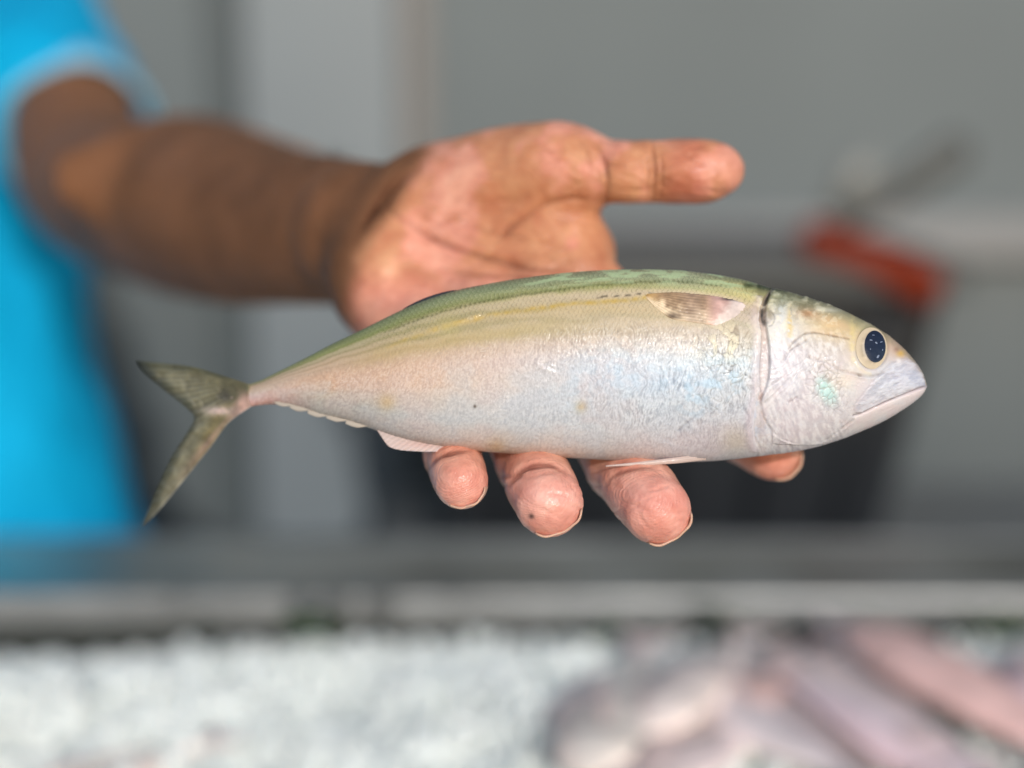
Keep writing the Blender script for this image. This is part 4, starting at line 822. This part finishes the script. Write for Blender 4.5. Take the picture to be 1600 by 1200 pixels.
def held_fish():
    e = empty('mackerel', W(f_cam(np.array([900.]), np.array([720.]), np.array([0.])))[0], 'silver mackerel with a green back and gold stripes lying across the open hand', 'fish')
    nu, nf, nb = 1040, 300, 80
    q = np.linspace(0, 1, nu); x = 350+(1447-350)*(q*.985+.015*(1-(1-q)**6))/1.0
    x[-1] = 1447
    ph = np.concatenate([np.linspace(0, math.pi, nf, endpoint=False), np.linspace(math.pi, 2*math.pi, nb, endpoint=False)])
    X = np.repeat(x[:, None], len(ph), 1); t, b = f_top(x)[:, None], f_bot(x)[:, None]
    c = np.cos(ph)[None]; Yp = (t+b)/2-c*(b-t)/2; s_ = np.sin(ph)[None]
    Hh = f_thk(x)[:, None]*np.sign(s_)*np.abs(s_)**np.where(c > 0, .94, 1.04)
    P = f_cam(X, Yp, Hh)
    du = np.gradient(P, axis=0); dv = (np.roll(P, -1, 1)-np.roll(P, 1, 1)); Nn = np.cross(dv, du); Nn /= np.linalg.norm(Nn, axis=-1, keepdims=True)+1e-12
    cen = f_cam(X, (t+b)/2+0*Yp, 0*Hh); sg = np.sign(((P-cen)*Nn).sum()); Nn *= sg
    sx, sy = 800+P[..., 0]/P[..., 1]*F_PX, 600-P[..., 2]/P[..., 1]*F_PX
    # the far side carries the same markings: read them at the near point of the same height
    Pf = f_cam(X, Yp, np.abs(Hh)); ax_, ay_ = 800+Pf[..., 0]/Pf[..., 1]*F_PX, 600-Pf[..., 2]/Pf[..., 1]*F_PX
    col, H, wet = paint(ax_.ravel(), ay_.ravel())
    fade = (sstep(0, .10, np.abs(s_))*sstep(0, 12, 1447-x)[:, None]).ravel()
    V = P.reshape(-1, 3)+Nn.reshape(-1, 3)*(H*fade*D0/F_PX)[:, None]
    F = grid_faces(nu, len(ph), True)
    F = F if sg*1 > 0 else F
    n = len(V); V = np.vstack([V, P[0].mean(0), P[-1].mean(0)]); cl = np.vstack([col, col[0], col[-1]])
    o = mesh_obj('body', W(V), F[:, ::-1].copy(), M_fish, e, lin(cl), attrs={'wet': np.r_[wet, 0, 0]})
    # eye: cream iris with a dark upright pupil
    m_iris = mat('fish_iris', None, .4, attr=True, coat=.35, coat_rough=.06, spec=.3, bump=[(900, .0001)])
    m_pup = mat('fish_pupil', rgb(13, 18, 36), .1, coat=.8, coat_rough=.04, bump=[(420, .00022)])
    def dome(name, cx, cy, rx, ry, tilt, base, bulge, m, parent, cfun=None, nr=26, na=72, pc=(1364, 543)):
        r = np.linspace(0, 1, nr); a = np.linspace(0, 2*math.pi, na, endpoint=False); R, A = np.meshgrid(r, a, indexing='ij')
        ux, uy = R*np.cos(A)*rx, R*np.sin(A)*ry; px = cx+ux*math.cos(tilt)-uy*math.sin(tilt); py = cy+ux*math.sin(tilt)+uy*math.cos(tilt)
        # the eyeball keeps the slope of the cheek plane at its centre
        g = f_on(np.array([pc[0], pc[0]+12, pc[0]-12, pc[0], pc[0]]), np.array([pc[1], pc[1], pc[1], pc[1]+10, pc[1]+22])); gx = (g[1]-g[2])/24; gy = (g[4]-g[0])/22
        out = np.cross(gx, gy); out = unit(out); out = out if out[1] < 0 else -out
        k = D0/F_PX; Pp = g[0]+(px-pc[0])[..., None]*gx+(py-pc[1])[..., None]*gy+out*((base+bulge*(1-R**2)**.8)*k)[..., None]
        cols = None if cfun is None else lin(cfun(R, A, px, py).reshape(-1, 3))
        return mesh_obj(name, W(Pp.reshape(-1, 3)), grid_faces(nr, na, True), m, parent, cols)
    def iris(R, A, px, py):
        n = fbm2(np.cos(A)*5+R*3, np.sin(A)*5, 3, 99); c = np.array([172, 156, 132])/255*(1+.16*n[..., None])
        w = sstep(.72, .5, R)[..., None]; c = c*(1-w)+np.array([186, 176, 162])/255*w
        ri = sstep(.60, .88, R)[..., None]*.95; c = c*(1-ri)+np.array([186, 170, 144])/255*ri
        dk = sstep(.68, .56, np.hypot((px-1367)/27, (py-541)/40))[..., None]*.6; return c*(1-dk)+np.array([120, 112, 104])/255*dk
    eye = dome('eye', 1363, 543.5, 24.5, 32.5, -.06, -1.7, 2.7, m_iris, e, iris)
    dome('pupil', 1367, 541.5, 16.5, 25, -.06, .75, 1.9, m_pup, eye)
    m_glint = mat('painted_glint_tone', rgb(112, 122, 142), .5, coat=.2)  # pale domes added as glints, standing in for reflections on the pupil
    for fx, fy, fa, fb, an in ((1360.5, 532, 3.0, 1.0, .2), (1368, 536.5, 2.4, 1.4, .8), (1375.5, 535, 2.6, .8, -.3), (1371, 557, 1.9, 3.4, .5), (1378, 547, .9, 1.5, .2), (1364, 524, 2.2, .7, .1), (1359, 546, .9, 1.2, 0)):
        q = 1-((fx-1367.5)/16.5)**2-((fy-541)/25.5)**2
        dome('painted_glint', fx, fy, fa, fb, an, .75+1.9*max(q, .05)**.8-.15, .4, m_glint, eye, None, 5, 12)
    # tail fin
    G = coons([(392, 601), (345, 586), (300, 573), (250, 567), (212, 563)], [(394, 634), (358, 660), (330, 697), (290, 747), (246, 800), (220, 824)],
              [(392, 601), (390, 612), (390, 624), (394, 634)], [(212, 563), (224, 581), (260, 612), (292, 638), (303, 652), (296, 670), (270, 712), (245, 765), (220, 824)], 90, 150)
    nr, nv = 90, 150; r = np.linspace(0, 1, nr)[:, None]; v = np.linspace(0, 1, nv)[None]
    ray = np.sin(v*2*math.pi*24+0*r); th = (8.0*(1-r)**3+.55)*(.35+.65*np.sin(math.pi*np.clip(v, .02, .98))**.5)+.35*ray*(1-r*.5)
    gx, gy = G[..., 0], G[..., 1]; nz = fbm2(gx/14, gy/14, 3, 120)
    cc = np.array([128, 124, 96])/255+np.zeros(gx.shape+(3,))
    def mx(mask, c):
        nonlocal cc; mask = np.clip(mask, 0, 1)[..., None]; cc = cc*(1-mask)+np.array(c)/255*mask
    mx(sstep(.25, .75, r+0*v)*.7, (138, 136, 116)); mx(np.exp(-((r-.42)/.18)**2)*sstep(.35, .5, v)*.5, (150, 134, 86)); mx(sstep(.26, .05, r)*.9*sstep(.15, .6, v), (206, 172, 162)); mx(np.exp(-(((gx-352)/13)**2+((gy-620)/12)**2))*.9, (92, 88, 78))
    mx(np.exp(-(((gx-345)/24)**2+((gy-642)/7)**2))*.8, (232, 206, 206)); mx(np.exp(-((v-.88)/.10)**2)*np.exp(-((r-.4)/.25)**2)*.6, (196, 160, 150)); mx(sstep(.10, .0, v+0*r)*.75*sstep(.1, .3, r), (78, 80, 62)); mx(sstep(.965, 1, v+0*r)*.6, (200, 196, 196))
    mx(sstep(.82, 1, r+.04*nz+0*v)*.75, (54, 58, 50)); mx(sstep(.88, 1.0, r+0*v)*sstep(.3, .0, v)*.7, (40, 44, 38)); cc = cc*(.94+.12*nz[..., None]+.08*ray[..., None]*sstep(.1, .3, r)[..., None])
    slab('tail_fin', f_cam(gx, gy, th+1.5*nz), f_cam(gx, gy, -th+1.5*nz), cc, M_fin, e)
    # pectoral fin folded against the flank
    top = [(1178, 483), (1158, 470), (1124, 461.5), (1092, 457.5), (1052, 455), (1008, 459)]; low = [(1132, 509), (1114, 510), (1096, 508), (1076, 505), (1048, 500), (1024, 482), (1008, 464)]
    G = coons(top, low, [(1178, 483), (1162, 495), (1132, 509)], [(1008, 459), (1007, 461), (1008, 464)], 110, 56); gx, gy = G[..., 0], G[..., 1]; r = np.linspace(0, 1, 110)[:, None]; v = np.linspace(0, 1, 56)[None]
    ray = np.sin((v**.85)*2*math.pi*11); nz = fbm2(gx/9, gy/9, 3, 130)
    cc = np.array([142, 116, 88])/255+np.zeros(gx.shape+(3,)); mx(sstep(1040, 1010, gx)*.6, (188, 150, 84)); mx(sstep(.30, .92, v+.16*nz+0*r), (204, 184, 154)); mx(np.exp(-((gx-1085)/22)**2)*.45, (146, 124, 112))
    mx(sstep(1096, 1122, gx)*.9, (196, 158, 150)); mx(sstep(1118, 1140, gx+.5*(gy-488)+5*nz)*.95, (206, 190, 182)); mx(np.exp(-(((gx-1146)/18)**2+((gy-467)/2.6)**2))*.9, (44, 40, 40)); mx(np.exp(-(((gx-1050)/10)**2+((gy-494)/5)**2))*.85, (74, 58, 44)); mx(sstep(.06, .0, v+0*r)*.7*(gx < 1165), (92, 74, 54))
    cc = cc*(1+.07*ray[..., None]*sstep(1120, 1085, gx)[..., None]+.08*nz[..., None])
    hh = .6+2.6*np.sin(math.pi*np.clip(v*.9+.08, 0, 1))*(1-.55*r)+.22*ray*sstep(1130, 1090, gx)+.4*nz
    edge = np.minimum(np.minimum(v, 1-v)*12, np.minimum(r*5, (1-r)*30)).clip(0, 1)
    slab('pectoral_fin', f_on(gx, gy, -1.2+(hh+1.2)*edge), f_on(gx, gy, -2.6+0*hh), cc, mat('pectoral_skin', None, .55, attr=True, coat=.1, coat_rough=.12, spec=.3, bump=[(1200, .0001)]), e)
    # pelvic fin: a pale sliver along the belly
    G = coons([(1100, 708), (1050, 713), (1000, 719), (944, 725)], [(1100, 718), (1050, 722), (1000, 725), (944, 727)], [(1100, 708), (1100, 718)], [(944, 725), (944, 727)], 60, 12); gx, gy = G[..., 0], G[..., 1]; r = np.linspace(0, 1, 60)[:, None]; v = np.linspace(0, 1, 12)[None]
    cc = np.array([212, 194, 186])/255+np.zeros(gx.shape+(3,)); cc = cc*(1+.06*np.sin(v*20)[..., None]); z0 = 22+18*sstep(0, .35, r)+0*v
    slab('pelvic_fin', f_cam(gx, gy, z0+2.0*np.sin(math.pi*v)*(1-.5*r)), f_cam(gx, gy, z0-2.5), cc, M_fin, e)
    # anal fin folded under the belly
    G = coons([(580, 655), (598, 684), (610, 698), (628, 703)], [(742, 688), (737, 697), (727, 702), (716, 703)], [(580, 655), (640, 671), (700, 683), (742, 688)], [(628, 703), (660, 705), (690, 705), (716, 703)], 40, 80); gx, gy = G[..., 0], G[..., 1]; r = np.linspace(0, 1, 40)[:, None]; v = np.linspace(0, 1, 80)[None]
    ray = np.sin((gx+gy*1.5)*.55); cc = np.array([214, 196, 192])/255+np.zeros(gx.shape+(3,)); mx(np.exp(-(((gx-660)/40)**2+((gy-694)/7)**2))*.5, (216, 176, 170)); mx(sstep(.8, 1, r+0*v)*.5, (226, 220, 222)); cc = cc*(1+.05*ray[..., None])
    base = f_front(gx, np.minimum(gy, f_bot(gx)-3)); base = np.maximum(base*(1-.55*r)-2*(1-r), 9); slab('anal_fin', f_cam(gx, gy, base+1.6+.4*ray), f_cam(gx, gy, base-4), cc, M_fin, e)
    # finlets below and above the tail stalk
    for (x0, y0, L_, hgt_) in ((575, 667, 34, 7), (543, 658, 32, 7), (512, 651, 30, 6.5), (482, 642, 28, 6), (455, 635, 24, 5)):
        U = [(x0, y0-9), (x0-L_*.5, y0-13), (x0-L_, y0-11)]; Lw = [(x0+2, y0-1), (x0-L_*.5, y0+hgt_*.25-1), (x0-L_, y0-5)]
        G = coons(U, Lw, [U[0], Lw[0]], [U[-1], Lw[-1]], 14, 8); gx, gy = G[..., 0], G[..., 1]; cc = np.array([196, 186, 174])/255+np.zeros(gx.shape+(3,))
        slab('finlet', f_cam(gx, gy, 10.0+0*gx), f_cam(gx, gy, -3.0+0*gx), cc, M_fin, e)
    # dark dorsal fin folded into its groove
    xs = np.linspace(630, 714, 60); tp_ = f_top(xs); up_ = 3.8*np.sin(np.linspace(0, 1, 60)*math.pi)**.7
    G = np.stack([np.stack([xs, tp_+5], 1), np.stack([xs, tp_-up_*.5], 1), np.stack([xs, tp_-up_], 1)], 1); gx, gy = G[..., 0], G[..., 1]; cc = np.array([54, 56, 60])/255+np.zeros(gx.shape+(3,))
    wv = np.array([5, 2.5, 1])[None]; slab('dorsal_fin', f_cam(gx, gy, wv+0*gx+4), f_cam(gx, gy, -wv+0*gx+4), cc, M_fin, e)
held_fish()
